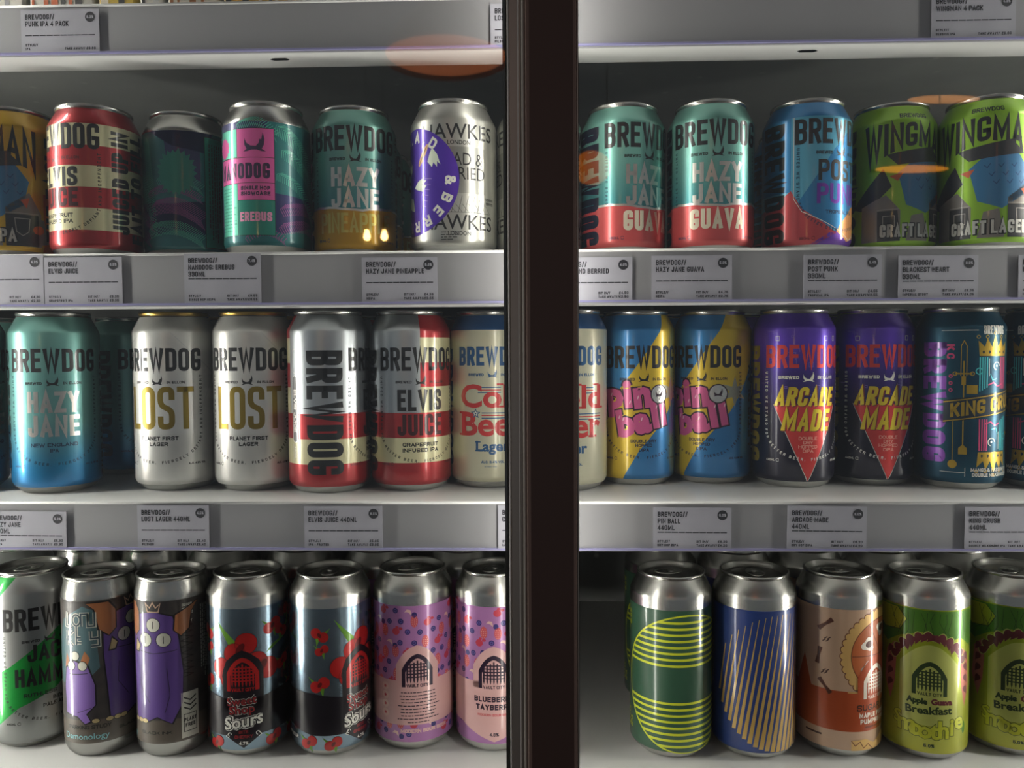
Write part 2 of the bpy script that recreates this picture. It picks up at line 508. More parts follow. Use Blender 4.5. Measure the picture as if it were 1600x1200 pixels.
def u_text(a, m, L=2, half=35, top=95, low=48, bot=23, h=2.3, t="UNITED WE STAND FOR BETTER BEER.  FIERCELY DEFIANT AND INDEPENDENT"):
    P = [(-half, top), (-half, low+4)]
    for k in range(0, 25):
        t0 = PI+PI*k/24; P.append((half*math.cos(t0), low+(low-bot)*math.sin(t0)))
    P += [(half, low+4), (half, top)]
    a.path_txt(m, L, t, P, h, st=h*.2, cw=h*.52, gap=h*.3)
def brew_head(a, m, L=2, v=98, h=18.5, w=69, st=3.05, logo=True, lv=None, m2=None, lh=5):
    a.txt(m, L, 'BREWDOG', 0, v, h, w, st)
    if logo:
        lv = v-9.5 if lv is None else lv; m2 = m2 or m
        moon(a, m2, L, 0, lv-1.5, 8.2)
        a.txt(m2, L, 'BREWED', -7.5, lv-.6, 2.2, None, .55, 1.3, al='r')
        a.txt(m2, L, 'IN ELLON', 7.5, lv-.6, 2.2, None, .55, 1.3, al='l')
def side_name(a, m, L, u=-54, v0=18, v1=115, h=30, st=4.2, t='BREWDOG', rot=-90):
    if rot < 0: a.txt(m, L, t, u-h/2, (v0+v1)/2, h, v1-v0, st, rot=-90)
    else: a.txt(m, L, t, u+h/2, (v0+v1)/2, h, v1-v0, st, rot=90)
def small_print(a, m, v=22, ml='440ML', alc='ALC. 5.0% VOL', u=30, L=2):
    a.txt(m, L, ml, -u, v, 1.9, None, .42, .9)
    a.ring(m, L, -u+6.2, v+1, 1.2, 1.2, .4, 14, R_(20), R_(340))
    a.txt(m, L, alc, u, v, 1.7, None, .4, .8)
def para(a, m, L, u0, v0, w, n, lead=2.2, h=.9, seed=1, rot=0, al='l'):
    """lines of very small print"""
    rnd = random.Random(seed)
    for k in range(n):
        ww = w*(rnd.uniform(.75, 1) if k < n-1 else .5); x = -ww/2 if al == 'c' else 0
        while x < (ww/2 if al == 'c' else ww):
            l = rnd.uniform(1.2, 4.2)
            p = [(x, -k*lead), (x+l, -k*lead), (x+l, -k*lead+h), (x, -k*lead+h)]
            c, q = math.cos(R_(rot)), math.sin(R_(rot))
            a.pts(m, L, [(u0+X*c-Y*q, v0+X*q+Y*c) for X, Y in p]); x += l+.7
def portcullis(a, dark, light, L, u, v, s=1.0, name=True, plate=None):
    """arched gateway with a spiked grid, v = foot of the arch"""
    def arch(hw, ht, n=10):   # pointed arch outline
        P = [(-hw, 0), (-hw, ht*.52)]
        P += [(-hw*(1-k/n), ht*.52+ht*.48*(.78*(1-(1-k/n)**2.4)+.22*(k/n))) for k in range(1, n+1)]
        Q = [(-x, y) for x, y in reversed(P[:-1])]
        return P+Q
    if plate: a.pts(plate, L, [(u+x*s*1.0, v+y*s) for x, y in arch(17.5, 34)])
    a.pts(dark, L+1, [(u+x*s, v+y*s) for x, y in arch(12.6, 27)])
    a.pts(light, L+2, [(u+x*s, v+y*s-.02) for x, y in arch(9.6, 23.4)])
    for k in range(-3, 4):
        x = k*2.7; top = 21.6-abs(k)*1.5-(1.2 if abs(k) == 3 else 0)
        a.pts(dark, L+3, [(u+(x-.62)*s, v+5.6*s), (u+x*s, v+3.2*s), (u+(x+.62)*s, v+5.6*s), (u+(x+.62)*s, v+top*s), (u+(x-.62)*s, v+top*s)])
    for j in range(5):
        y = 7.6+j*2.6; hw = 8.9 if j < 3 else (8.6 if j == 3 else 7.0)
        a.rect(dark, L+3, u-hw*s, v+y*s, u+hw*s, v+(y+1.05)*s)
    if name: a.txt(dark, L+3, 'VAULT CITY', u, v-.2*s, 2.7*s, 17.5*s, .55*s)
def berry(a, m1, m2, L, u, v, w, h):
    a.ell(m1, L, u, v, w, h, n=16)
    r = 0; y = -h*.75
    while y < h*.85:
        hw = w*math.sqrt(max(0, 1-(y/h)**2))*.85; n = max(1, int(hw*2/1.5)); 
        for k in range(n):
            x = (k+.5)/n*2*hw-hw; a.pts(m2, L+1, [(u+x-.28, v+y), (u+x, v+y-.45), (u+x+.28, v+y), (u+x, v+y+.45)])
        y += 1.6; r += 1
def cherries(a, red, dred, grn, L, u, v, s, flip=1):
    a.pts(grn, L, [(u+flip*x*s, v+y*s) for x, y in ((-1,2),(-9,7),(-3,-1.5))])
    a.pts(grn, L, [(u+flip*x*s, v+y*s) for x, y in ((0,-2),(3,-9),(4,-1))])
    s *= 1.3
    a.ell(red, L+1, u-2.2*s*flip, v-.5*s, 3.6*s, n=22); a.ell(red, L+1, u+2.8*s*flip, v+2.2*s, 3.6*s, n=22)
    a.ell(dred, L+2, u+.35*s*flip, v+.8*s, 1.15*s, 1.9*s, rot=-.6*flip, n=12)
# ================================================================ tall cans, middle shelf
@design('teal', 'tall')
def _(a):
    full(a, grad('teal_blue', [(0,(24,115,178)),(22,(34,130,180)),(58,(112,172,170)),(146,(122,178,168))], 146), 0, 6, 142)
    brew_head(a, BLK())
    a.txt(FOIL(), 2, 'HAZY', 0, 65.5, 17, 38, 3.3); a.txt(FOIL(), 2, 'JANE', 0, 46.5, 17, 38, 3.3)
    d = ink('navy', (20, 50, 80))
    a.txt(d, 2, 'NEW ENGLAND', 0, 38.4, 3, 34, .7); a.txt(d, 2, 'IPA', 0, 34, 3, None, .7, 1.6)
    u_text(a, ink('deep_teal', (18, 62, 82))); small_print(a, d)
    side_name(a, BLK(), 2, u=51, v0=10, v1=112, h=13, st=3, t='EMBRACE THE HAZE', rot=90)
    side_name(a, BLK(), 2, u=-56)

@design('gold_lost', 'tall', GOLD_RIM)
def _(a):
    full(a, noisy('paint_satin_silver', (212, 212, 208), (240, 240, 234), 22, .65, .36, detail=4), 0, 6, 142)
    pale = ink('pale_grey', (215, 216, 214), .6, .4)
    a.line(pale, 1, .5, [(-60,142),(-30,120),(10,142)]); a.line(pale, 1, .6, [(10,130),(30,110),(48,96),(36,70),(28,60)])
    brew_head(a, BLK())
    g = mat('print_gold', (150, 128, 52), .75, .35)
    a.rect(ink('ghost', (232, 232, 228), .65, .35), 1, -31, 47, 31, 88)
    a.txt(g, 2, 'LOST', 0, 51, 34.5, 56, 4.4)
    a.txt(BLK(), 2, 'PLANET FIRST', 0, 42.2, 3.2, 31, .75); a.txt(BLK(), 2, 'LAGER', 0, 37.6, 3.2, 15, .75)
    u_text(a, BLK()); small_print(a, BLK(), alc='ALC. 4.5% VOL'); side_name(a, BLK(), 2, u=-56)

def stripes(a, ys, top, red, crm, L=0):
    c = red; y0 = 6
    for y in ys: full(a, c, L, y0, y); y0 = y; c = crm if c is red else red
    full(a, c, L, y0, top)
@design('stripe_tall', 'tall')
def _(a):
    red = paint('stripe_red', (165, 40, 45)); crm = paint('stripe_cream', (205, 200, 160), .3, .34)
    stripes(a, (24, 44, 64, 84.6, 104, 124), 142, red, crm)
    sil = mat('paint_brushed_silver', (190, 196, 200), .95, .33)
    a.rect(sil, 1, -88, 64, -.5, 142)
    brew_head(a, BLK(), v=97.5)
    a.txt(BLK(), 2, 'ELVIS', 0, 65.5, 17, 38, 3.1)
    a.txt(ink('dark_maroon', (60, 18, 22), .5), 2, 'JUICE', 0, 45.8, 17, 38, 3.1)
    a.txt(BLK(), 2, 'GRAPEFRUIT', 0, 37, 3.2, 30, .75); a.txt(BLK(), 2, 'INFUSED IPA', 0, 32.5, 3.2, 30, .75)
    u_text(a, BLK(), top=93, bot=24); small_print(a, ink('maroon', (90, 25, 30)), alc='ALC. 6.5% VOL')
    side_name(a, BLK(), 2, u=-54, v0=16, v1=114, h=29, st=5)
    p = mat('print_silver', (225, 222, 215), 1.0, .3); k = ink('slot_grey', (130, 130, 130), .9, .3)
    P = [(-81+3*math.cos(t*PI/8), (91 if t <= 8 else 44)+3*math.sin(t*PI/8)) for t in range(0, 17)]
    a.pts(k, 2, P); a.line(p, 3, .7, P, True)
    a.txt(p, 3, 'ELVIS JUICE', -82.8, 66, 3.4, 34, .8, rot=-90)
    P2 = [(-81+3*math.cos(t*PI/8), (112 if t <= 8 else 99)+3*math.sin(t*PI/8)) for t in range(0, 17)]
    a.line(p, 3, .5, P2, True); a.rect(p, 3, -84, 26, -83.5, 40); a.rect(p, 3, -78.5, 26, -78, 40); a.txt(p, 3, '440ML', -82.5, 33, 2.6, 10, .5, rot=-90)
    side_name(a, BLK(), 2, u=50, v0=14, v1=112, h=14, st=3, t='JUICED UP IN', rot=90)

@design('cream_lager', 'tall')
def _(a):
    full(a, paint('lager_cream', (200, 198, 172), .3, .35), 0, 6, 130)
    full(a, paint('lager_blue', (48, 92, 145), .5), 0, 130, 142)
    b = ink('lager_blue_ink', (42, 88, 135)); r = ink('lager_red', (198, 55, 55))
    a.txt(b, 2, 'BREWDOG', 0, 101, 15.5, 60, 2.9)
    moon(a, b, 2, 0, 91.5, 7.5); a.txt(b, 2, 'BREWED', -7, 92.5, 2.3, None, .6, 1.3, al='r'); a.txt(b, 2, 'IN ELLON', 7, 92.5, 2.3, None, .6, 1.3, al='l')
    def serif(t, v, h, w, m, ser):
        a.bf(m, 2, t, 0, v, h, w, bold=.028, ref='C')
        for x0, x1, y in ser: a.rect(m, 2, x0, y, x1, y+1.6)
    serif('Cold', 67.5, 18, 56, r, [(3.5, 12.5, 66.9), (3.5, 9, 85), (24, 31, 66.9), (19.5, 26, 85)])
    serif('Beer', 44.5, 18.5, 55, r, [(-30, -22, 44.0), (-30, -22, 61.8), (15, 23, 44.0), (15, 20, 57)])
    a.bf(b, 2, 'Lager', 0, 31.5, 8, 28, bold=.03, ref='L'); a.rect(b, 2, -14.6, 31.2, -9, 32.4); a.rect(b, 2, -14.6, 38.4, -10, 39.5)
    for k in range(3):
        a.rect(b if k != 1 else r, 1, -12, 83-k*2.1, 7, 83.8-k*2.1); a.rect(b if k != 1 else r, 1, -9, 62.2-k*2.1, 28, 63-k*2.1)
        a.rect(b if k != 1 else r, 1, 12, 83-k*2.1, 20, 83.8-k*2.1)
    P = [(-14+ (3.6 if k % 2 == 0 else 1.6)*math.sin(k*PI/5), 62+(3.6 if k % 2 == 0 else 1.6)*math.cos(k*PI/5)) for k in range(10)]
    a.pts(WHT(), 2, P); a.line(b, 3, .6, P, True); a.ell(b, 3, -14, 62, .7, n=8)
    a.txt(b, 2, 'ALC. 3.4% VOL', 0, 21.5, 2.1, 19, .5); para(a, b, 2, -7, 18.5, 14, 1, h=.4)
    side_name(a, b, 2, u=-56)

@design('pinball', 'tall')
def _(a):
    blue = paint('pin_blue', (52, 128, 188)); yel = paint('pin_yellow', (218, 186, 48), .45, .36)
    full(a, blue, 0, 6, 142)
    a.pts(yel, 1, [(-104,6),(-18,6),(-4,30),(24,62),(36,80),(60,120),(60,142),(22,142),(14,128),(-6,100),(-24,76),(-46,60),(-104,40)])
    a.pts(yel, 1, [(70,142),(103,142),(103,90),(84,108)])
    sv = mat('print_silver', (225,222,215), 1.0, .3); P = [(28+ (13 if k % 2 == 0 else 5)*math.sin(k*PI/6), 78+(13 if k % 2 == 0 else 5)*math.cos(k*PI/6)) for k in range(12)]
    a.pts(ink('pin_star', (170,170,150), .8), 1.5, P)
    brew_head(a, BLK(), L=2)
    dk = ink('pin_dark', (48, 14, 40)); pk = ink('pin_pink', (215, 95, 150), .3, .3); sh = ink('pin_shine', (240, 190, 210), .1, .3)
    def bub(ch, u, v, h, rot, k=1.0):
        a.bf(dk, 3, ch, u, v, h, bold=.105, ref='x', rot=rot, res=2); a.bf(pk, 4.4, ch, u, v, h, bold=.06, ref='x', rot=rot, res=2)
    for ch, u, v, h in (('p', -24, 66, 13.5), ('i', -12.5, 67, 13.5), ('n', -.5, 67, 13.5)): bub(ch, u, v, h, 6)
    for ch, u, v, h in (('b', -13.5, 43, 13), ('a', 0, 46, 13), ('l', 11, 50, 13), ('l', 19, 52, 13)): bub(ch, u, v, h, 10)
    for u, v in ((-28,76),(-20.5,57.5),(-11.5,70),(-5,74),(-17,56),(10.8,66),(18.8,67),(-2,56)): a.ell(sh, 5.4, u, v, .55, 1.7, rot=-.3, n=10)
    a.ell(dk, 5, 13.5, 76.5, 8.2); a.ell(mat('print_ball', (225,225,220), .8, .25), 6, 13.5, 76.5, 7.2); moon(a, dk, 7, 13.5, 74.5, 7)
    d = ink('pin_ink', (30, 40, 60))
    a.txt(d, 2, 'DOUBLE DRY', 0, 36.6, 2.7, 22, .6); a.txt(d, 2, 'HOPPED', 0, 33, 2.7, 14, .6); a.txt(d, 2, 'DIPA', 0, 29.2, 2.7, 8.5, .6)
    u_text(a, d); small_print(a, d, alc='ALC. 8.0% VOL')
    side_name(a, BLK(), 2, u=49, v0=32, v1=100, h=7.5, st=2.1, t="LET'S PLAY", rot=90); side_name(a, BLK(), 2, u=-56)

@design('arcade', 'tall')
def _(a):
    full(a, grad('arcade_purple', [(0,(22,20,40)),(60,(26,22,48)),(92,(58,34,125)),(120,(92,52,190)),(146,(78,44,150))], 146, .55, .28), 0, 6, 142)
    red = ink('arcade_red', (215, 58, 55), .4); yel = ink('arcade_yellow', (232, 205, 40), .4); w_ = WHT()
    rnd = random.Random(4); pale = ink('arcade_line', (120, 95, 190), .4)
    for _ in range(26):
        u, v = rnd.uniform(-34, 44), rnd.uniform(60, 126); s = rnd.choice((3, 4.5, 6))
        a.line(pale, 1, .35, rnd.choice(([(u,v),(u+s,v),(u+s,v-s)], [(u,v),(u,v+s),(u-s,v+s)], [(u,v),(u+s*.6,v),(u+s*.6,v+s*.6),(u,v+s*.6),(u,v)])))
    for u in (-26, 14, 24): a.line(w_, 2, .5, [(u,120),(u+3,120),(u+3,123.5),(u,123.5)], True)
    a.txt(red, 3, 'BREWDOG', 0, 98, 18.5, 69, 2.95)
    moon(a, w_, 3, 0, 87, 8.6); a.txt(w_, 3, 'BREWED', -7.5, 89, 2.6, 16, .75, al='r'); a.txt(w_, 3, 'IN ELLON', 7.5, 89, 2.6, 16, .75, al='l')
    a.poly(red, 2, -27,68, 27,68, 0,6.6)
    a.line(w_, 1, .4, [(-27.6,68.3),(-.3,6.5)]); a.line(w_, 1, .4, [(27.6,68.3),(.3,6.5)])
    ad = ink('arcade_shadow', (130, 40, 30), .3)
    a.txt(ad, 3, 'ARCADE', -.6, 66.6, 15.4, 51, 3.1, shear=.18); a.txt(yel, 4, 'ARCADE', -1.5, 67.2, 15.4, 51, 2.9, shear=.18)
    a.txt(ad, 3, 'MADE', -.6, 46.6, 17.6, 40, 3.5, shear=.18); a.txt(yel, 4, 'MADE', -1.5, 47.2, 17.6, 40, 3.3, shear=.18)
    dd = ink('arcade_small', (240, 170, 150), .2)
    for t, v in (('DOUBLE', 40), ('DRY', 36.6), ('HOPPED', 33.2), ('DIPA', 29.8)): a.txt(dd, 3, t, 0, v, 2.6, None, .45, 2.0)
    u_text(a, w_, L=3, top=95); small_print(a, w_, alc='ALC. 8.0% VOL', L=3)
    side_name(a, ink('arcade_gold', (150, 130, 35), .4), 2, u=-52, v0=20, v1=116, h=20, st=4.5)

@design('king', 'tall')
def _(a):
    full(a, noisy('paint_king_teal', (18, 62, 84), (24, 78, 98), 30, .55, .3), 0, 6, 142)
    g = mat('print_gold_bright', (200, 165, 60), .7, .3); tl = ink('king_teal', (70, 190, 200), .3); pk = ink('king_pink', (205, 70, 120), .3); pu = ink('king_purple', (120, 62, 160), .5)
    dk = ink('king_navy', (10, 34, 50), .3); w_ = WHT()
    side_name(a, pu, 2, u=-46, v0=22, v1=118, h=20, st=5)
    a.txt(w_, 2, 'BREWDOG', 0, 124, 7, 20, 1.0); a.rect(w_, 2, -40, 127, -14, 127.5); a.rect(w_, 2, 14, 127, 40, 127.5)
    # banner
    def wv(x, y): return (x, y + x*.16)
    a.pts(dk, 4, [wv(-38,60), wv(38,60), wv(38,78), wv(-38,78)])
    for y in (61, 76.4): a.line(g, 5, .8, [wv(-38,y), wv(38,y)])
    a.txt(g, 5, 'KING CRUSH', 0, 63.4, 11.2, 66, 2.2, warp=wv)
    # two mirrored card figures
    for s, c in ((1, 69), (-1, 69)):
        def q(P): return [(x*s, c+y*s) for x, y in P]
        a.pts(g, 2, q([(-13,38),(-14,50),(-9,45),(-7,52),(-3,45),(0,54),(3,45),(7,52),(9,45),(14,50),(13,38)]))
        for x in (-14,-7,0,7,14): a.ring(g, 2, x*s, c+(53 if x else 56)*s, 1.2, 1.2, .5, 12)
        for x in (-10,-5,0,5,10): a.pts(dk, 3, q([(x-1,41),(x,39.4),(x+1,41),(x,42.6)]))
        for k in range(4): a.rect(tl, 2, min((-13+k*1.9)*s, (-12+k*1.9)*s), min(c+(10+k)*s, c+37*s), max((-13+k*1.9)*s, (-12+k*1.9)*s), max(c+(10+k)*s, c+37*s))
        for k in range(4): a.rect(pk, 2, min((6+k*1.9)*s, (7+k*1.9)*s), min(c+12*s, c+37*s), max((6+k*1.9)*s, (7+k*1.9)*s), max(c+12*s, c+37*s))
        a.ring(tl, 2, -13*s, c+26*s, 2.4, 2.4, .8, 16); a.ring(w_, 2, 2*s, c+30*s, 3, 3, .8, 20, 0, 4.5); a.ell(w_, 2, 2*s, c+30*s, .9, n=10)
        a.line(pk, 2, 1.0, q([(-6,15),(-1,17),(3,14),(9,16)])); a.line(tl, 2, .7, q([(-4,24),(-2,19),(2,20)])); a.line(w_, 2, .5, q([(-5,36),(-5,22)]))
        # sword and mace
        a.line(g, 2, .9, q([(-24,-40),(-24,34)])); a.line(g, 2, .6, q([(-26,22),(-26,46),(-24,50),(-22,46),(-22,22)])); a.line(g, 2, 1.2, q([(-30,24),(-18,24)]))
        a.ring(g, 2, -30*s, c+24*s, 1.4, 1.4, .6, 12); a.ring(g, 2, -18*s, c+24*s, 1.4, 1.4, .6, 12); a.pts(g, 2, q([(-25.5,15),(-22.5,15),(-22.5,22),(-25.5,22)]))
        a.pts(g, 2, q([(-27,-40),(-21,-40),(-21,-35),(-24,-32),(-27,-35)])); a.line(g, 2, .5, q([(-31,-46),(-31,-10)])); a.ell(g, 2, -31*s, c-48*s, 3.3, 3.3, n=16)
    a.pts(g, 2, [(-22,77),(-14,77),(-14,84),(-22,84)])
    for k in range(3): a.ring(pk, 2, -33, 80+k*5.5, 1.1, 1.1, .8, 12)
    a.txt(pk, 2, 'K', -36, 114, 5.5, None, 1.6, 3, rot=-90); a.txt(pk, 2, 'C', -36, 107, 5.5, None, 1.2, 3, rot=-90)
    a.txt(w_, 2, "MANGO & PASSIONFRUIT", 2, 15.5, 2.9, 40, .6); a.txt(w_, 2, 'DOUBLE MILKSHAKE IPA', 2, 11.5, 2.9, 38, .6)
    a.rect(w_, 2, -40, 14.4, -22, 14.8); a.rect(w_, 2, -22.3, 11.5, -21.9, 18.5)

# ================================================================ short cans, top shelf
def short_print(a, m, v=11, alc='ALC. 5.0% VOL'): small_print(a, m, v, '330ML', alc, 28)
def hazy_short(a, low, lowc, word, wordc, wst):
    full(a, grad('teal_short', [(0,(48,112,132)),(40,(66,140,144)),(75,(118,178,166)),(115,(120,178,164))], 115), 0, 5.5, 111.5)
    P = [(-104,5.5)]; rnd = random.Random(3)
    top = [(-104+208*k/40, 35+1.2*math.sin(k*.55)+rnd.uniform(-.5,.5)) for k in range(41)]
    a.pts(FOIL(), 1, [(-104,30)]+[(x, y+1.7) for x, y in top]+[(104,30)])
    a.pts(lowc, 2, [(-104,5.5)]+top+[(104,5.5)])
    brew_head(a, BLK(), v=79.5, h=18.6, w=71, lv=72.5)
    a.txt(FOIL(), 2, 'HAZY', 0, 52.4, 14.6, 38, 3.0); a.txt(FOIL(), 2, 'JANE', 0, 36.6, 14.4, 38, 3.0)
    a.txt(wordc, 4, word, 0, 17.5, 15, wst[0], wst[1])
    u_text(a, ink('deep_teal', (18,62,82)), L=1, top=77, low=40, bot=14, h=2.1, t="UNITED WE STAND FOR BETTER BEER  FIERCELY DEFIANT AND INDEPENDENT"); short_print(a, ink('navy', (20,50,80)))
@design('guava', 'short')
def _(a):
    hazy_short(a, 0, paint('guava', (205, 82, 82), .4), 'GUAVA', ink('guava_cream', (225, 215, 190), .3), (42, 3.1))
    side_name(a, ink('guava_side', (22, 26, 50), .3), 4, u=-55, v0=8, v1=97, h=29, st=5)
@design('pineapple', 'short')
def _(a):
    hazy_short(a, 0, paint('pineapple', (196, 148, 22), .5), 'PINEAPPLE', mat('print_pale_gold', (210, 195, 110), .7, .3), (58, 2.1))
    side_name(a, BLK(), 4, u=-55, v0=8, v1=97, h=29, st=5); side_name(a, BLK(), 4, u=47, v0=10, v1=96, h=12, st=3, t='PINEAPPLE CAN', rot=90)

@design('stripe_short', 'short')
def _(a):
    red = paint('stripe_red', (165, 40, 45)); crm = paint('stripe_cream', (205, 200, 160), .3, .34)
    stripes(a, (19.5, 36, 51.5, 67.5, 82.5, 98.5), 111.5, red, crm)
    a.txt(BLK(), 2, 'BREWDOG', 0, 79.5, 19, 69, 3.1)
    mr = ink('maroon', (90, 25, 30)); moon(a, mr, 2, 0, 70.5, 7.5); a.txt(mr, 2, 'BREWED', -7, 72, 2.2, None, .55, 1.3, al='r'); a.txt(mr, 2, 'IN ELLON', 7, 72, 2.2, None, .55, 1.3, al='l')
    a.txt(BLK(), 2, 'ELVIS', 0, 52, 14.5, 38, 2.9); a.txt(ink('dark_maroon', (60,18,22), .5), 2, 'JUICE', 0, 37, 14, 38, 2.9)
    a.txt(BLK(), 2, 'GRAPEFRUIT', 0, 29, 3.1, 30, .7); a.txt(BLK(), 2, 'INFUSED IPA', 0, 24.6, 3.1, 30, .7)
    u_text(a, BLK(), top=77, low=40, bot=16, half=35)
    side_name(a, BLK(), 2, u=49, v0=18, v1=95, h=13.5, st=2.9, t='JUICED UP IN', rot=90); side_name(a, BLK(), 2, u=65, v0=12, v1=96, h=14, st=3.2, t='FAIT TO FILL', rot=90)
    side_name(a, BLK(), 2, u=-55, v0=8, v1=97, h=29, st=5)

@design('postpunk', 'short')
def _(a):
    full(a, paint('post_sky', (95, 175, 205), .55), 0, 5.5, 111.5); full(a, paint('post_band', (38, 120, 175), .55), 1, 100, 111.5)
    b2 = paint('post_blue', (45, 130, 185), .55); red = paint('post_red', (195, 70, 75), .45); pu = paint('post_purple', (105, 50, 165), .5); og = paint('post_orange', (225, 155, 90), .4)
    a.rect(b2, 1, -104, 45, -38, 100)
    a.pts(b2, 1, [(-34,35),(-6,76),(10,92),(30,100),(60,100),(60,20),(0,14),(-34,30)])
    a.pts(red, 2, [(-104,5.5),(-20,5.5),(-4,14),(-30,32),(-38,46),(-52,36),(-104,30)]); a.pts(pu, 2, [(-24,5.5),(-10,14),(6,18),(20,12),(60,5.5)]); a.pts(og, 2.4, [(0,21),(14,34),(44,44),(44,18),(8,8),(-4,15)])
    a.line(WHT(), 3, .5, [(-36,100),(-36,40),(-30,30),(0,15),(10,9),(36,22),(36,100)])
    brew_head(a, BLK(), L=3, v=79.5, h=18.6, w=71, lv=72.5)
    a.txt(BLK(), 3, 'POST', 0, 52.5, 15.5, 37, 2.6); a.txt(ink('punk_purple', (108,45,165), .4), 3, 'PUNK', 0, 35.5, 15, 39, 2.7)
    a.txt(ink('navy', (20,50,80)), 3, 'TROPICAL IPA', 0, 28, 2.8, 26, .6)
    u_text(a, ink('navy', (20,50,80)), L=3, half=34, top=77, low=42, bot=15)
    side_name(a, BLK(), 3, u=-54, v0=8, v1=97, h=22, st=4.4); short_print(a, ink('maroon', (90,25,30)), 9)

def wing(a, base, side, word, lower, mark):
    full(a, base, 0, 5.5, 111.5)
    a.txt(BLK(), 2, 'BREWDOG', 0, 101.3, 3.6, 22, .7)
    def arch(x, y):   # letters stretch downwards away from the middle
        t = min(abs(x)/36.0, 1.0); bot = 80 - 17*t**1.6; top = 97.5 - .5*t
        return (x, bot + (top-bot)*y)
    a.txt(BLK(), 2, word, 0, 0, 1.0, 72, .0001) if 0 else None
    pl, W, _x = text_polys(word, 17.5, 4.5, 3.0, None, 71)
    a.add(pl, BLK(), 2, lambda x, y: arch(x-W/2, y/17.5))
    # plain patches of colour standing in for the picture on this can
    gr, dk, bl, og = mark
    a.pts(bl, 2, [(-12,60),(2,72),(20,72),(30,58),(26,40),(10,30),(-6,36)])
    a.pts(dk, 3, [(-20,74),(16,80),(26,70),(-12,66)]); a.pts(dk, 1, [(-46,36),(-22,64),(-16,50),(-34,32)])
    a.pts(gr, 2, [(-38,9),(-38,36),(-20,44),(-10,32),(-10,9)]); a.pts(gr, 2, [(-6,9),(-2,28),(8,30),(12,9)]); a.pts(gr, 2, [(14,9),(14,38),(30,50),(38,34),(38,9)])
    a.pts(dk, 3, [(-26,9),(-26,32),(-12,32),(-10,9)]); a.pts(dk, 3, [(14,9),(14,33),(36,33),(36,9)])
    a.pts(og, 3, [(24,44),(30,46),(28,38)]); a.pts(og, 3, [(-18,58),(-8,60),(-12,54)])
    lt = ink('wing_light', (175,170,160)); lb = ink('wing_deep', (30,80,125))
    for k in range(9): a.line(lb, 3, .6, [(-2+k*3, 62-k%3*6), (0+k*3, 60-k%3*6), (2+k*3, 63-k%3*6)])
    a.line(lt, 4, .5, [(-26,33),(-11,33)]); a.line(lt, 4, .5, [(14,34),(36,34)]); a.line(lt, 4, .6, [(20,30),(30,30),(29,20),(25,17),(21,20)], True); a.line(lt, 4, .5, [(-22,28),(-14,28),(-14,20),(-22,20)], True)
    for t, u, w_, v in lower:
        a.txt(BLK(), 4, t, u, v-.9, 11.6, w_+1.8, 3.0); a.txt(ink('lettering_grey', (200,200,192), .3), 5, t, u, v, 9.8, w_, 1.9)
@design('green_lager', 'short')
def _(a):
    m = (ink('wing_grey', (135,128,120)), ink('wing_dark', (48,48,50)), ink('wing_blue', (55,120,165)), ink('wing_orange', (205,95,50)))
    wing(a, paint('wing_green', (150, 198, 48), .4), 0, 'WINGMAN', [('CRAFT', -12, 24, 12), ('LAGER', 16.5, 27, 12)], m)
    side_name(a, ink('wing_side', (35,50,22)), 3, u=-56, v0=8, v1=97, h=24, st=4.6)
@design('yellow_ipa', 'short')
def _(a):
    m = (ink('wing_grey', (135,128,120)), ink('wing_dark', (48,48,50)), ink('wing_blue', (55,120,165)), ink('wing_orange', (205,95,50)))
    wing(a, paint('wing_yellow', (205, 165, 40), .4), 0, 'WINGMAN', [('SESSION', -12, 30, 12), ('IPA', 14, 14, 12)], m)
    a.pts(m[0], 2, [(26,34),(40,30),(44,12),(30,9),(24,20)]); a.ell(m[3], 3, 36, 22, 4, 3.4)
    side_name(a, BLK(), 2, u=49, v0=14, v1=94, h=14, st=3.6, t='THE EAGLE', rot=90); a.pts(paint('wing_amber', (200,105,25), .5), 1, [(40,5.5),(40,50),(60,54),(60,5.5)])

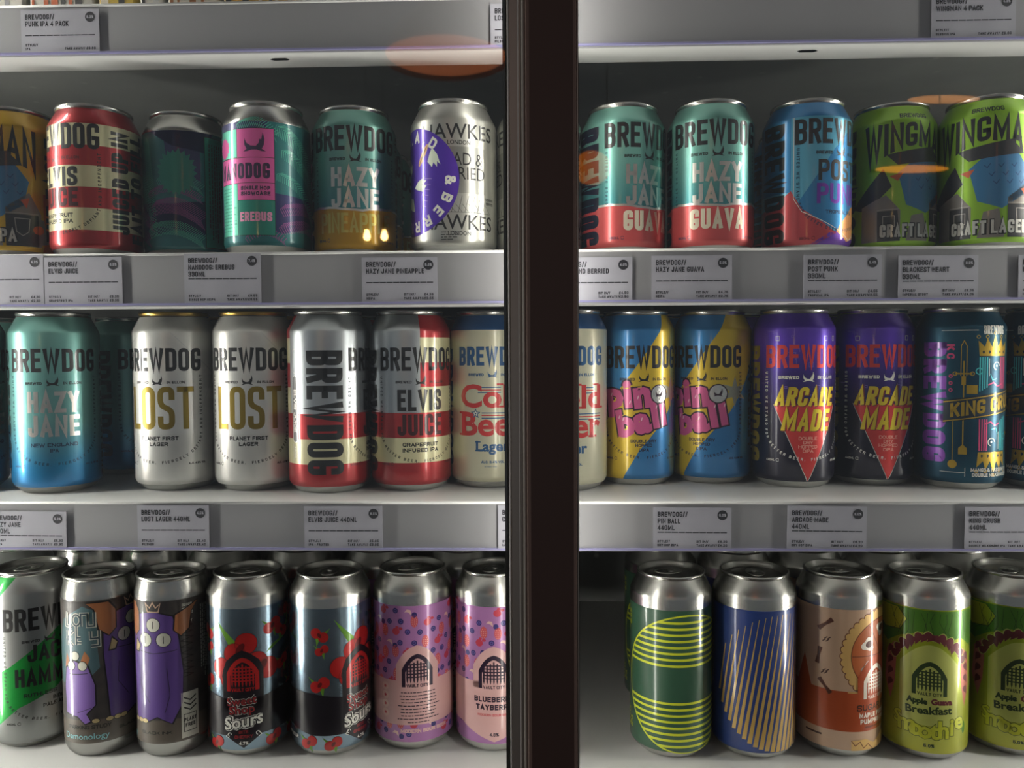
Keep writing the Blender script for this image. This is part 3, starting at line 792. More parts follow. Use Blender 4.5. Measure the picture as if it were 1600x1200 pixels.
@design('hop_pattern', 'short')
def _(a):
    base = paint('hop_teal', (30, 104, 106), .4, .36); nv = paint('hop_navy', (42, 44, 92), .4, .32); mint = ink('hop_mint', (80, 175, 150), .4); dteal = paint('hop_green', (30,130,112), .4)
    full(a, base, 0, 7, 98)
    for c in (0, 104, -104):
        a.pts(nv, 1, [(c-52,44),(c-20,42),(c+10,46),(c+52,43),(c+52,24),(c+20,16),(c-20,22),(c-52,14)]); a.pts(nv, 1, [(c-40,98),(c-20,86),(c+4,82),(c+10,98)])
    a.pts(nv, 1, [(76,98),(80,70),(103.6,60),(103.6,98)])
    pk = ink('hop_pink_line', (150, 75, 140), .4)
    # leaf-like veins: fans of short strokes along curved stems
    def vein(x0, y0, x1, y1, n, ln, m, L=2, bend=6, both=True):
        for k in range(n):
            t = k/(n-1.0); x = x0+(x1-x0)*t; y = y0+(y1-y0)*t+bend*math.sin(PI*t)
            d = math.atan2(y1-y0, x1-x0)
            for sg in ((1, -1) if both else (1,)):
                e = d+sg*R_(52); a.line(m, L, .38, [(x, y), (x+ln*math.cos(e), y+ln*math.sin(e))])
    for (x0, y0, x1, y1, n, ln, m) in ((16,96,58,52,34,7,mint),(20,78,64,36,34,6,mint),(16,60,52,30,26,5,mint),(-14,96,14,88,20,5,mint),(17,20,60,14,26,6,pk),(18,34,64,26,30,6,pk),(-8,12,20,10,16,4,pk),
            (64,40,103,30,34,8,pk),(60,22,103,14,34,7,mint),(60,50,103,46,34,4,pk),(58,94,66,20,46,5,mint),(70,60,103,54,26,5,mint),(-80,34,-40,60,30,6,mint),(-76,60,-40,90,30,6,mint),(-80,14,-36,26,28,6,pk),(-70,80,-44,98,18,5,mint)):
        vein(x0, y0, x1, y1, n, ln, m)
    # back: torn-edged patch and text panel
    rnd = random.Random(5); P = []
    for k in range(44):
        t = 2*PI*k/44; r = 15 if k % 2 else 17+rnd.random()*2; P.append((86+r*math.cos(t)*.85, 66+r*math.sin(t)))
    a.pts(dteal, 3, P)
    a.rect(BLK(), 2, -100.6, 9, -74, 95.4); a.rect(dteal, 3, -100, 9.6, -82.6, 94.8); a.rect(base, 3, -82, 9.6, -74.6, 94.8)
    para(a, BLK(), 4, -97, 90, 78, 6, lead=-2.3, h=1.0, seed=3, rot=-90)
    # front panels
    ppk = paint('hop_pink', (205, 85, 150), .3, .35)
    a.rect(BLK(), 3, -34, 14, 14.5, 93); a.rect(mint, 4, -33.6, 14.4, -14.2, 52.4); a.rect(mint, 4, -33.6, 72, -14.2, 92.6)
    P = [(-29+(6.5 if k % 2 else 8)*math.cos(2*PI*k/28)*.9, 80+(6.5 if k % 2 else 8)*math.sin(2*PI*k/28)) for k in range(28)]; a.pts(ppk, 5, P)
    a.rect(ppk, 4, -13.8, 71.6, 14.1, 92.6); a.rect(ppk, 4, -34, 53, 14.1, 71.2); a.rect(ppk, 4, -13.8, 40.4, 14.1, 52.6); a.rect(dteal, 4, -13.8, 14.4, 14.1, 40)
    dn = ink('hop_ink', (45, 20, 60)); moon(a, dn, 5, 0, 76, 15)
    a.txt(dn, 5, 'NANODOG', -11, 56, 11.6, 44, 2.3)
    a.txt(dn, 5, 'SINGLE HOP', 0, 47.6, 2.9, 22, .8); a.txt(dn, 5, 'SHOWCASE', 0, 43.6, 2.9, 22, .8)
    a.txt(ink('hop_pale_pink', (225,150,185), .2), 5, 'EREBUS', 0, 24.5, 7, 24, 1.5)
    para(a, dteal, 5, -32, 49, 16, 14, lead=2.4, h=.8, seed=8)

@design('silver_oval', 'short')
def _(a):
    full(a, mat('paint_hawk_silver', (198, 198, 190), .85, .34), 0, 5.5, 111.5)
    b = BLK(); sh = mat('paint_hawk_shine', (172, 172, 165), .95, .3)
    for c in (0, 100):
        a.rect(sh, 1, c-22, 44, c+22, 78)
        a.bf(b, 2, 'HAWKES', c, 84, 10.5, 58, bold=.008); a.bf(b, 2, 'LONDON', c, 79.5, 3.0, 17, bold=.012)
        a.bf(b, 2, 'DEAD &', c+1, 64.5, 9, 36); a.bf(b, 2, 'BERRIED', c+1, 54, 9, 40)
        a.bf(b, 2, 'HAWKES', c, 17.5, 10.5, 58, bold=.008); a.bf(b, 2, 'LONDON', c, 13, 3.0, 17, bold=.012)
        for k in range(7): a.line(b, 2, .3, [(c-8+k*5, 42), (c-11+k*5, 30), (c-4+k*5, 30)]); a.line(b, 2, .25, [(c-8+k*5,36),(c-3+k*5,30)])
        a.txt(b, 2, 'LONDON', c+27, 40, 1.9, 9, .4); a.txt(b, 2, 'SERVED', c+27, 37, 1.9, 9, .4)
    pu = paint('hawk_purple', (78, 42, 165), .35, .3); w_ = WHT()
    cx, cy, r = -40, 54, 40
    a.ell(pu, 4, cx, cy, r, r, n=64)
    for t, d0, d1 in (('B.A.D', 118, 46), ('&', 6, -8), ('BERRIED', -16, -140)):
        n = 24; a.path_txt(w_, 5, t, [(cx+29.5*math.cos(R_(d0+(d1-d0)*k/n)), cy+29.5*math.sin(R_(d0+(d1-d0)*k/n))) for k in range(n+1)], 8, st=1.8, cw=4.2, gap=2.2)
    sk = ink('almond', (205, 160, 90), .1); ps = ink('petal', (215, 225, 205), .1)
    a.ell(sk, 5, cx+11, cy+19, 2, 9, rot=-.55); a.ell(ink('almond_edge', (120,80,40)), 6, cx+11, cy+19, .6, 7.5, rot=-.55)
    for x, y, ro in ((21, 16, .2), (8, -2, 1.8), (-10, 12, 2.5), (-6,-16,4)):
        c, q = math.cos(ro), math.sin(ro)
        a.pts(ps, 5, [(cx+x+X*c-Y*q, cy+y+X*q+Y*c) for X, Y in ((0,8),(3,2),(4,-6),(2,-3),(1,-7),(-1,-3),(-3,-6),(-6,-1),(-3,4))])
    pl = ink('pale_line', (170,150,210), .1)
    for k in range(6): a.line(pl, 5, .35, [(cx+10, cy+2-k*4), (cx+19-k, cy+1-k*4)])
    para(a, b, 2, -14, 15, 12, 4, lead=1.8, h=.6, seed=2)

# ================================================================ tall cans, bottom shelf
@design('green_silver', 'tall')
def _(a):
    full(a, mat('paint_jack_silver', (160,162,160), .75, .32), 0, 6, 142)
    g = paint('jack_green', (20, 140, 55), .5); P = [(-104,6),(-104,142),(-28,142),(-50,118),(-62,110),(-62,95)]
    a.pts(g, 1, [(-104,6),(-70,6),(-70,142),(-104,142)]); a.pts(g, 1, [(-70,108),(-44,118),(-26,142),(-70,142)])
    a.pts(g, 1, [(-70,50),(-30,70),(4,96),(34,118),(52,142),(84,142),(60,104),(36,74),(4,48),(-24,36),(-50,14),(-70,12)])
    a.pts(mat('paint_jack_grey', (95,98,100), .8, .3), 1, [(-30,129),(-22,129),(-8,132),(8,130),(52,129),(60,104),(40,110),(20,92),(-26,76),(-26,100)]) if 0 else None
    brew_head(a, BLK(), v=99, L=3)
    a.txt(BLK(), 3, 'JACK', 0, 73, 14, 33, 2.6); a.txt(BLK(), 3, 'HAMMER', 0, 53, 15, 52, 2.7)
    a.txt(BLK(), 3, 'RUTHLESS', -8, 44, 3.2, 24, .7); a.txt(BLK(), 3, 'INDIA', 6, 38.4, 3.2, None, .7, 1.7); a.txt(BLK(), 3, 'PALE ALE', 3, 33.6, 3.2, None, .7, 1.7)
    u_text(a, BLK(), L=3); small_print(a, BLK(), L=3); side_name(a, BLK(), 3, u=-56)

@design('monster', 'sleek')
def _(a):
    R = 28.7; full(a, noisy('label_lowkey', (48, 44, 46), (70, 66, 62), 60, 0, .4, detail=6), 1, 13, 128, R)
    pu = ink('mon_purple', (92, 66, 138), 0, .4); lp = ink('mon_lilac', (122, 92, 165), 0, .4); tan = ink('mon_tan', (165, 105, 65), 0, .4); bk = BLK(); ey = ink('mon_eye', (205,205,190), 0, .4); gn = ink('mon_smoke', (75, 105, 112), 0, .4)
    a.pts(gn, 2, [(-20,60),(-24,90),(-16,112),(4,124),(18,118),(14,96),(16,74),(4,62)])
    a.rect(ink('mon_ground', (88,80,70), 0, .5), 2, -90, 13, 90, 32)
    # little creature
    def eye(u, v, r, L=5): a.ell(bk, L, u, v, r+.5, n=20); a.ell(ey, L+1, u, v, r, n=20); a.line(bk, L+2, .6, [(u, v-r*.55), (u, v+r*.55)])
    a.pts(bk, 2.5, [(-15,36),(-16,58),(-14,74),(-4,82),(8,76),(13,60),(13,44),(6,36),(10,30),(4,28),(-2,34)])
    a.pts(lp, 3, [(-14,37),(-15,58),(-13,73),(-4,80),(7,75),(12,60),(12,44),(5,37),(8,31),(4,29),(-2,35)])
    a.pts(tan, 3, [(-14,74),(-12,86),(-8,78)]); a.pts(tan, 3, [(1,78),(5,88),(9,82),(6,74)])
    for u, v in ((-3,84),(-7,76),(3,76)): a.ell(bk, 5, u, v, 4.0, n=20); a.ell(ey, 6, u, v, 3.5, n=20)
    a.line(bk, 5, .5, [(-9,69),(7,70)]); a.line(bk, 5, .4, [(-2,38),(9,42)])
    # big creature centred further round
    c = 42
    a.pts(bk, 3.5, [(c-20,30),(c-22,60),(c-24,84),(c-24,104),(c-14,118),(c,121),(c+16,116),(c+20,98),(c+23,70),(c+22,44),(c+14,28),(c+2,34),(c-6,30)])
    a.pts(pu, 4, [(c-19,31),(c-21,60),(c-23,84),(c-23,103),(c-13,117),(c,120),(c+15,115),(c+19,98),(c+22,70),(c+21,44),(c+13,29),(c+2,35),(c-6,31)])
    a.pts(bk, 4.5, [(c-36,127),(c-30,121),(c-27,104),(c-19,98),(c-13,104),(c-13,120),(c-18,127)]); a.pts(tan, 5, [(c-35,126),(c-29,121),(c-26,105),(c-19,99),(c-14,104),(c-14,119),(c-19,126)])
    a.pts(bk, 4.5, [(c+36,126),(c+30,118),(c+28,103),(c+21,98),(c+15,104),(c+16,117)]); a.pts(tan, 5, [(c+35,125),(c+29,117),(c+27,104),(c+21,99),(c+16,104),(c+17,116)])
    eye(c, 109, 5.4); eye(c-7, 97, 5.4); eye(c+8, 97, 5.4)
    a.pts(bk, 5, [(c-17,98),(c-12,92),(c-14,86),(c-20,86)]); a.pts(ink('mon_tooth', (190,170,120)), 6, [(c-17,96),(c-13,92),(c-15,87),(c-19,87)])
    a.line(bk, 6, .5, [(c-16,88),(c,86),(c+18,88)])
    a.line(bk, 6, .4, [(c-12,76),(c-13,60),(c-4,46)]); a.line(bk, 6, .4, [(c+10,74),(c+12,52),(c+8,38)])
    for x in (-20, -14, -9, -30): a.ell(bk, 5, c+x, 31, 3.2, 2.2, n=14); a.ell(ink('mon_nail', (200,180,130)), 6, c+x, 31, 2.7, 1.7, n=14)
    # crown
    cr = ink('mon_crown', (195, 165, 140)); a.line(cr, 5, .9, [(c-4.5,119.5),(c-6,126),(c-2.5,122.8),(c,127),(c+2.5,122.8),(c+6,126),(c+4.5,119.5),(c-4.5,119.5)])
    # hand-drawn name
    for m, L, b in ((ey, 7, 2.6), (ink('mon_letter', (60,80,90)), 8, 1.3)):
        for P in ([(-10,119),(-11,108),(-5,107)], [(3,108),(3,118),(8,118),(8,108),(13,108),(13,119)], [(8,112),(8,118)], [(-10,104),(-10,92)], [(-4,104),(-10,98),(-4,92)], [(10,104),(10,98),(16,98),(16,104)], [(16,98),(16,92),(10,92)]):
            a.line(m, L, b, P)
        a.ring(m, L, -1, 113, 3.4, 4.4, b, 20); a.line(m, L, b, [(-1,108),(-1,93)]); a.line(m, L, b, [(-1,95),(3,95)]); a.line(m, L, b, [(-1,99),(2.5,99)])
    a.txt(bk, 4, 'PARKING STUDY', 6, 24.6, 3.2, 34, .6)
    tl = ink('mon_teal', (140, 205, 210)); a.bf(tl, 4, 'Demonology', 3, 16.5, 4.6, 37, bold=.0, ref='D')
    a.rect(ey, 4, 62, 15, 76, 52); a.txt(bk, 5, 'PLANT', 69, 28, 3, 10, .7); a.txt(bk, 5, 'FREE', 69, 23.6, 3, 8, .7); a.line(bk, 5, .6, [(64,20),(74,20),(74,34),(64,34)], True)
    for k in range(3): a.line(bk, 5, 1.1, [(64,40+k*4),(69,37+k*4),(74,40+k*4)])
    for k in range(5): a.txt(ey, 4, ('BLOOD','BLACK','MANGO','RASP','BERRY')[k], 64, 122-k*3.4, 2.2, None, .5, 1, al='l')
    for k in range(9): a.line(bk, 3, .9, [(60,110-k*5),(72,106-k*5),(60,104-k*5)])
    a.txt(bk, 4, 'BLACK INK', 42, 20.6, 2.4, 26, .5); para(a, ey, 4, 80, 120, 60, 5, lead=-2.2, h=.8, seed=9, rot=-90)

@design('cherry', 'tall')
def _(a):
    sv = mat('paint_cherry_silver', (150, 172, 188), .95, .24); blk = ink('cherry_black', (18, 14, 22), .1, .3)
    full(a, sv, 1, 8, 122); red = ink('cherry_red', (175, 30, 28), .3, .3); dr = ink('cherry_dark', (95, 14, 16), .3, .3); gn = ink('cherry_green', (95, 145, 40), .3, .3)
    for c in (0, 85):
        for x, y, s, f in ((24,104,1.0,1),(34,98,.9,-1),(-33,100,.9,-1),(34,72,.9,1),(-34,60,1,1),(46,52,1,1),(-32,88,.7,1),(44,112,.9,-1)):
            cherries(a, red, dr, gn, 2, c+x, y, s, f)
        if c == 0:
            a.pts(gn, 2, [(-22,113),(-3,94),(-10,92)]); a.pts(gn, 2, [(42,96),(18,84),(24,90)])
            for x, y in ((-17,74),(-10,66),(-6,86),(3,94),(11,78),(20,72)): a.ell(red, 3.4+.1*(x%3), x, y, 8.6, n=32); a.ring(dr, 3.9, x, y, 8.6, 8.6, .3, 32)
            for x, y in ((-1.5,90),(15.5,75),(-13.5,70)): a.ell(dr, 4, x, y, 2.6, 5.2, rot=-.6, n=14)
    cherries(a, red, dr, gn, 2, 74, 113, 2.0, 1); cherries(a, red, dr, gn, 2, 58, 118, 1.4, -1)
    # dark band with arches
    a.pts(blk, 5, [(-104,20),(-62,24),(-40,20),(-14,20),(0,10),(14,20),(40,20),(62,24),(104,20),(104,56),(60,54),(28,52),(16,50),(-16,50),(-40,54),(-104,56)])
    for c, s in ((0, 1.0), (-85, .9)):
        portcullis(a, red, blk, 5, c, 56, s, True, plate=None)
        a.pts(blk, 5, [(c+x, y) for x, y in [(-16,40),(-16,72),(-13,80),(-6,86),(0,89),(6,86),(13,80),(16,72),(16,40)]])
    w_ = WHT()
    sw = ink('script_red', (150, 38, 40))
    for b, m, L in ((.10, w_, 6), (.07, blk, 7), (.01, sw, 8)):
        a.bf(m, L, 'Sweet', -1, 45, 6.2, 23, bold=b, rot=4, ref='S', res=2); a.bf(m, L, 'Shop', -1, 38, 6.2, 20, bold=b, rot=4, ref='S', res=2)
    for b, m, L in ((.11, w_, 9.4), (.075, blk, 10.4), (.02, w_, 11.4)):
        a.bf(m, L, 'Sours', 0, 27, 9.5, 30, bold=b, rot=8, shear=.15, ref='S', res=2)
    a.txt(sw, 6, 'BITE', 0, 21.8, 2.4, None, .5, 1.6); a.txt(sw, 6, 'CHERRY', 0, 17.8, 2.6, None, .6, 1.6); a.txt(w_, 6, '4.7%', 0, 12.6, 2.6, None, .6, 1.2)
    for s in (-1, 1): a.ring(w_, 6, s*11, 21, 1.4, 1.4, .5, 14, 0, 4.6); a.line(w_, 6, .5, [(s*11, 22.3), (s*14, 19.5), (s*11.5, 18)])
    para(a, w_, 6, -83, 49, 22, 6, lead=2.6, h=1.0, seed=6, al='c'); a.txt(w_, 6, 'SOUR BEER', -66, 15, 2.8, 22, .7)
    for x, y in ((-44,13),(46,14),(-24,12),(24,13),(70,14),(-98,14)): cherries(a, red, dr, gn, 6, x, y, .9, 1)

@design('pink_berry', 'tall')
def _(a):
    full(a, paint('berry_lilac', (172, 118, 172), .25, .36), 1, 10, 121); pl = paint('berry_plate', (212, 168, 165), .1, .4)
    nv = ink('berry_navy', (48, 40, 110)); hl = ink('berry_hl', (110,100,170)); rd = ink('berry_rasp', (205, 88, 95)); sd = ink('berry_seed', (240,190,170)); cr = ink('berry_cream', (225,185,175)); r2 = ink('berry_red', (195,60,80))
    rnd = random.Random(12); pts = []
    cells = [(c, r) for c in range(20) for r in range(13)]
    for c, r in cells:
        u = -103.6+ (c+.5)*10.36 + rnd.uniform(-1.3,1.3) + (2.5 if r % 2 else -2.5); v = 15+(r+.2)*8.3+rnd.uniform(-1,1)
        if v > 117: continue
        k = (c*3+r*5) % 7
        if k in (0, 3): 
            if 20 < v < 114: berry(a, rd, sd, 2, u, v, 3.0, 5.0)
        elif k in (1, 2, 4): a.ell(nv, 2, u, v, 2.3, n=16); a.ring(hl, 3, u, v, 1.1, 1.1, .4, 10)
        elif k == 5: a.pts(cr, 2, [(u-3,v),(u-1,v+2.5),(u+2,v+2),(u+3,v-2.5),(u+.5,v),(u-1.5,v+.5)]); a.ell(nv, 2, u+5, v-2, 2.2, n=14)
        else: a.ell(r2, 2, u, v, 3.2, 2.9, n=14); a.ell(r2, 2, u+4, v+2.5, 1.7, 1.2, n=10); a.ell(r2, 2, u+1, v+3.5, 1.4, 1, n=10)
    P = [(-104,24),(-30,24),(-12,16),(0,11.5),(12,16),(30,24),(104,24),(104,60),(-104,60)]
    a.pts(pl, 4, P)
    bk = ink('berry_ink', (40, 22, 48))
    for c in (0, 103.6, -103.6): portcullis(a, bk, pl, 4, c, 55, 1.0, True, plate=pl)
    a.txt(bk, 5, 'BLUEBERRY', 0, 44, 4.4, 33, 1.1); a.txt(bk, 5, 'TAYBERRY', 0, 37.6, 4.4, 30, 1.1); a.txt(rd, 5, 'MODERN SOUR BEER', 0, 32.5, 2.0, 27, .45); a.txt(bk, 5, '4.8%', 0, 16.2, 2.8, None, .6, 1.3)
    for s in (-1, 1):
        c = s*103.6
        para(a, bk, 5, c, 50, 33, 10, lead=2.7, h=.8, seed=4, al='c')
        a.txt(cr, 5, 'MODERN SOUR BEER', c+6, 17.5, 3.0, 40, .7)
    for k in range(4): a.ell(cr, 5, -103.6+207.2-25-3, 54-k*7.2, 3.3, n=20); a.ell(r2 if k == 1 else rd, 6, -103.6+207.2-28, 54-k*7.2, 1.2, n=12)

@design('dark_green', 'tall')
def _(a):
    full(a, ink('ipa_green', (52, 88, 68), .1, .34), 1, 8, 121)
    y = ink('ipa_yellow', (205, 215, 50), .1, .4); r = 55; cy = 62
    a.ring(y, 2, 0, cy, r, r, 1.3, 72)
    for k in range(9):
        for s in (1, -1):
            dy = (9+k*4.9)*s + (6 if s > 0 else -6); 
            if abs(dy) < r-2:
                hw = math.sqrt(r*r-dy*dy); n = 24
                a.line(y, 2, 1.9, [(-hw+2*hw*i/n, cy+dy) for i in range(n+1)])
    a.ring(y, 2, 38, cy, 8, 10, 1.3, 36)
    a.txt(y, 2, 'ALC.VOL.', -59, 106, 3.4, 22, .8, rot=90); a.txt(y, 2, '6.0%', -54.4, 108, 4.2, 13, 1.1, rot=90)
    a.txt(y, 2, 'STYLE', -57, 25, 4.2, 15, 1.0, rot=90); a.txt(y, 2, 'IPA', -52, 22, 4.2, 9, 1.2, rot=90)
    para(a, y, 2, -64, 22, 40, 3, lead=2.2, h=.6, seed=5, rot=90)
    for k in range(30): a.line(y, 2, .4, [(-78, 16+k*3.4), (-73, 19+k*3.4)])

@design('blue_lines', 'tall')
def _(a):
    full(a, ink('line_blue', (38, 62, 125), .15, .34), 1, 8, 121)
    g = ink('line_gold', (200, 165, 90), .25, .38); r = 55; cx, cy = 0, 63
    for k in range(-12, 13):
        # slanted wedges widening towards the foot, clipped by the circle
        P0 = Vector((cx+k*4.7+9, cy+r)); P1 = Vector((cx+k*4.7-9, cy-r)); d = P1-P0
        ts = []
        for i in range(201):
            q = P0+d*(i/200.0)
            if (q.x-cx)**2+(q.y-cy)**2 < r*r: ts.append(i/200.0)
        if len(ts) < 3: continue
        t0, t1 = ts[0], ts[-1]; n = 6; Lp = []; Rp = []
        for i in range(n+1):
            t = t0+(t1-t0)*i/n; q = P0+d*t; wd = .25+1.75*max(t-.1, 0)**1.1
            Lp.append((q.x-wd, q.y)); Rp.append((q.x+wd, q.y))
        for i in range(n): a.pts(g, 2, [Lp[i], Rp[i], Rp[i+1], Lp[i+1]])
    w_ = WHT(); a.ring(w_, 3, 46, 35, 6, 9, 2, 30)
    para(a, w_, 2, -66, 90, 40, 2, lead=2.2, h=.6, seed=7, rot=-90)

@design('pumpkin', 'tall')
def _(a):
    cr = ink('pie_cream', (198, 165, 138), .1, .4); og = paint('pie_orange', (176, 78, 38), .25, .36); full(a, cr, 1, 9, 121)
    brn = ink('pie_brown', (105, 55, 35)); pie = ink('pie_fill', (185, 98, 50), .1, .4); cru = ink('pie_crust', (222, 180, 110)); wh = ink('pie_white', (235, 225, 210)); dk = ink('pie_dark', (70, 38, 30)); pe = ink('pie_pecan', (80, 45, 38))
    full(a, og, 2, 24, 56); a.pts(og, 2, [(-70,52),(-60,80),(-52,52)]); a.pts(cr, 3, [(-104,24),(-40,24),(-10,24),(-104,40)]) if 0 else None
    cx, cy, r = 6, 84, 34
    for k in range(40):
        t = 2*PI*k/40
        if cy+r*math.sin(t) > 52: a.ell(brn, 2.4, cx+(r+.2)*math.cos(t), cy+(r+.2)*math.sin(t), 3.3, n=14); a.ell(cru, 3, cx+r*math.cos(t), cy+r*math.sin(t), 2.8, n=14)
    a.ell(cru, 4, cx, cy, r, n=64); a.ell(brn, 5, cx, cy, r-5, n=60); a.ell(pie, 6, cx, cy, r-5.6, n=60)
    for k in range(6): a.line(brn, 7, .6, [(cx, cy), (cx+(r-6)*math.cos(k*PI/3+PI), cy+(r-6)*math.sin(k*PI/3+PI))])
    for x, y in ((-15,9),(-15,-10),(0,20),(14,9)):
        P = [(cx+x+5.2*(1+.22*math.sin(3*t+x))*math.cos(t), cy+y+5.2*(1+.22*math.sin(3*t+x))*math.sin(t)) for t in [2*PI*k/30 for k in range(30)]]
        a.pts(wh, 8, P); a.ell(pe, 9, cx+x+1.5, cy+y+.5, 3.8, 2.7, rot=.3, n=20); a.line(dk, 10, .4, [(cx+x-2, cy+y), (cx+x+5, cy+y+1.2)])
    for x, y, ro in ((-42,108,40),(-47,82,80),(-42,54.5+4,-50)):
        for dr in (-7, 7):
            t = R_(ro+dr); c, q = math.cos(t), math.sin(t)
            a.line(brn, 4, 2.2, [(x-7*c, y-7*q), (x+7*c, y+7*q)]); a.line(dk, 5, .5, [(x-7*c, y-7*q), (x+7*c, y+7*q)])
    for x, y in ((-42,95),(-43,69)):
        for k in range(4): a.line(dk, 4, .8, [(x-2+k*1.2, y-1+k%2*2), (x+.5+k*1.2, y+1+k%2*2)])
    a.rect(cru, 9.5, -25, 50, 25, 56); a.pts(og, 10, [(-26,30),(26,30),(26,55),(-26,55)])
    portcullis(a, wh, og, 11, 0, 50, 1.0, True, plate=og)
    a.txt(dk, 11, 'SUGAR PIE', 0, 40.5, 5.0, 36, 1.0); a.txt(wh, 11, 'MAPLE PECAN', 0, 35, 3.8, 32, .95); a.txt(wh, 11, 'PUMPKIN PIE', 0, 30, 3.8, 30, .95); a.txt(dk, 11, 'MODERN SOUR BEER', 0, 26.6, 1.5, 22, .3)
    a.pts(cru, 11, [(-22,9),(-22,17),(-10,18),(-2,14),(10,20),(24,18),(24,9)]); a.line(brn, 12, .6, [(-22,17),(-19,13),(-15,16),(-12,11),(-8,14),(-4,10)])
    a.rect(dk, 4, -58, 18, -44, 19.5)

@design('smoothie', 'tall')
def _(a):
    full(a, grad('smoothie_green', [(0,(165,165,40)),(28,(172,178,60)),(34,(160,165,50)),(80,(150,165,30)),(146,(140,155,30))], 146, .45, .32), 1, 8, 122)
    pale = ink('smo_pale', (185, 190, 100), .3, .35); dk = ink('smo_dark', (38, 58, 22)); gn = ink('smo_green', (75, 125, 35), .4, .32); ms = ink('smo_maroon', (105, 42, 48)); pk = ink('smo_pink', (190, 110, 95), .3); br = ink('smo_branch', (110, 62, 38))
    a.pts(pale, 2, [(-22,30)]+[(-22+44*k/20, 78+ 16*math.sin(PI*k/20)) for k in range(21)]+[(22,30)])
    a.pts(gn, 2, [(-50,121),(-40,121),(-12,121),(34,121),(46,118),(50,96),(36,92),(24,100),(10,96),(-6,104),(-22,98),(-34,90),(-44,96)])
    for s in (-1, 1):
        a.pts(dk, 2, [(s*40,110),(s*50,112),(s*60,100),(s*60,30),(s*48,26),(s*44,50),(s*40,80)])
        for k in range(6): a.line(gn, 3, .7, [(s*(42+k*3), 96), (s*(44+k*3), 70-k*3), (s*(41+k*3), 44+k*2)])
        a.pts(pk, 2.6, [(s*26,92),(s*34,84),(s*36,60),(s*30,44),(s*26,60),(s*25,78)])
    rnd = random.Random(2)
    for k in range(16):
        x = -30+k*4.6; a.line(dk, 4, .3, [(x, 119), (x+rnd.uniform(-3,3), 112), (x+rnd.uniform(-5,5), 104), (x+rnd.uniform(-3,3), 99)])
    def drop(u, v, ang, s, m, L):
        P = []
        for k in range(18):
            t = 2*PI*k/18; x = s*math.sin(t)*.42*(1-math.cos(t))*.9; y = s*(-math.cos(t))*.8
            P.append((x, -y))
        c, q = math.cos(ang), math.sin(ang); a.pts(m, L, [(u+x*c-y*q, v+x*q+y*c) for x, y in P])
    for k in range(11):
        t = R_(18+k*14.4); drop(26*math.cos(t), 76+24*math.sin(t), t+PI/2+(-.9 if k < 5 else .9), 7.2, pale, 4.2); drop(26*math.cos(t), 76+24*math.sin(t), t+PI/2+(-.9 if k < 5 else .9), 6.2, ms, 5)
    for k in range(9):
        t = R_(30+k*15); drop(19*math.cos(t), 82+17*math.sin(t), t+PI/2+(.8 if k < 4 else -.8), 5.0, ms, 5)
    for s in (-1, 1):
        for k in range(4): drop(s*31, 84-k*9, .5*s+PI, 5, ms, 5)
    a.pts(ink('smo_pear', (172,180,40), .4), 3, [(-44,120),(-24,120),(-17,112),(-22,103),(-36,101),(-44,106)]); a.line(dk, 4, .5, [(-24,120),(-17,112),(-22,103),(-36,101)])
    portcullis(a, dk, pale, 5, 0, 54, 1.0, True, plate=None)
    a.bf(dk, 5, 'Apple', -9, 47, 4.2, 15, bold=.06, ref='A'); a.bf(ms, 5, 'Guava', 9, 47.4, 4.2, 16, bold=.06, ref='G')
    a.bf(dk, 5, 'Breakfast', 0, 39.4, 5.6, 34, bold=.03, rot=3, ref='B')
    ol = ink('smo_outline', (95, 105, 25)); yl = ink('smo_yellow', (190, 195, 50), .3)
    for i, ch in enumerate('Smoothie'):
        x = -23+i*6.7; y = 26-6*math.sin(i/7*PI)+ (2 if i in (0,7) else 0)
        a.bf(ol, 5, ch, x, y, 8.4, bold=.06, ref='x', res=2) if ch != 'S' else a.bf(ol, 5, ch, x, y, 10, bold=.05, ref='S', res=2)
        a.bf(yl, 6, ch, x, y, 8.4, bold=.03, ref='x', res=2) if ch != 'S' else a.bf(yl, 6, ch, x, y, 10, bold=.02, ref='S', res=2)
    a.txt(dk, 5, '5.0%', 0, 13, 2.6, None, .6, 1.3)
    a.ell(gn, 5, 29, 28, 2, 5, n=16)
# ================================================================ placement from the photograph
CMI = CM.inverted()
def proj(p):
    q = CMI @ Vector(p); return 800 + FPX*q.x/-q.z, 600 - FPX*q.y/-q.z
def solve(xc, y, h, r):
    """axis position of a can whose near edge (radius r, height h above the eye) shows at pixel row y"""
    a = az(xc, y); dx, dy = math.sin(a), math.cos(a); lo, hi = .4, 1.4
    f = lambda d: proj((dx*(d-r), dy*(d-r), EYE+h))[1] - y
    s = 1 if f(lo) > 0 else -1
    for _ in range(50):
        m = (lo+hi)/2
        if s*f(m) > 0: lo = m
        else: hi = m
    d = (lo+hi)/2
    return dx*d, dy*d, a
LIPY = .575
DECK = [.2555, .0735, -.112, -.324]          # shelf surfaces, relative to the eye
XL, XR, XM = -.60, .655, hit_y(825, 600, .6).x

# ---------------------------------------------------------------- room
wallm = noisy('room_wall', (58, 48, 44), (68, 56, 50), 3, 0, .8)
def struct(name, *a, **k):
    o = box(name, *a, **k); o['kind'] = 'structure'; return o
CEIL = 4.4
struct('floor', -4, 4, -4.5, 1.4, -.05, 0, noisy('room_floor', (70, 58, 50), (88, 74, 62), 6, 0, .5))
struct('ceiling', -4, 4, -4.5, 1.4, CEIL, CEIL+.05, mat('room_ceiling', (120, 116, 112), 0, .9))
struct('wall_front', -4, 4, 1.35, 1.4, 0, CEIL, wallm)

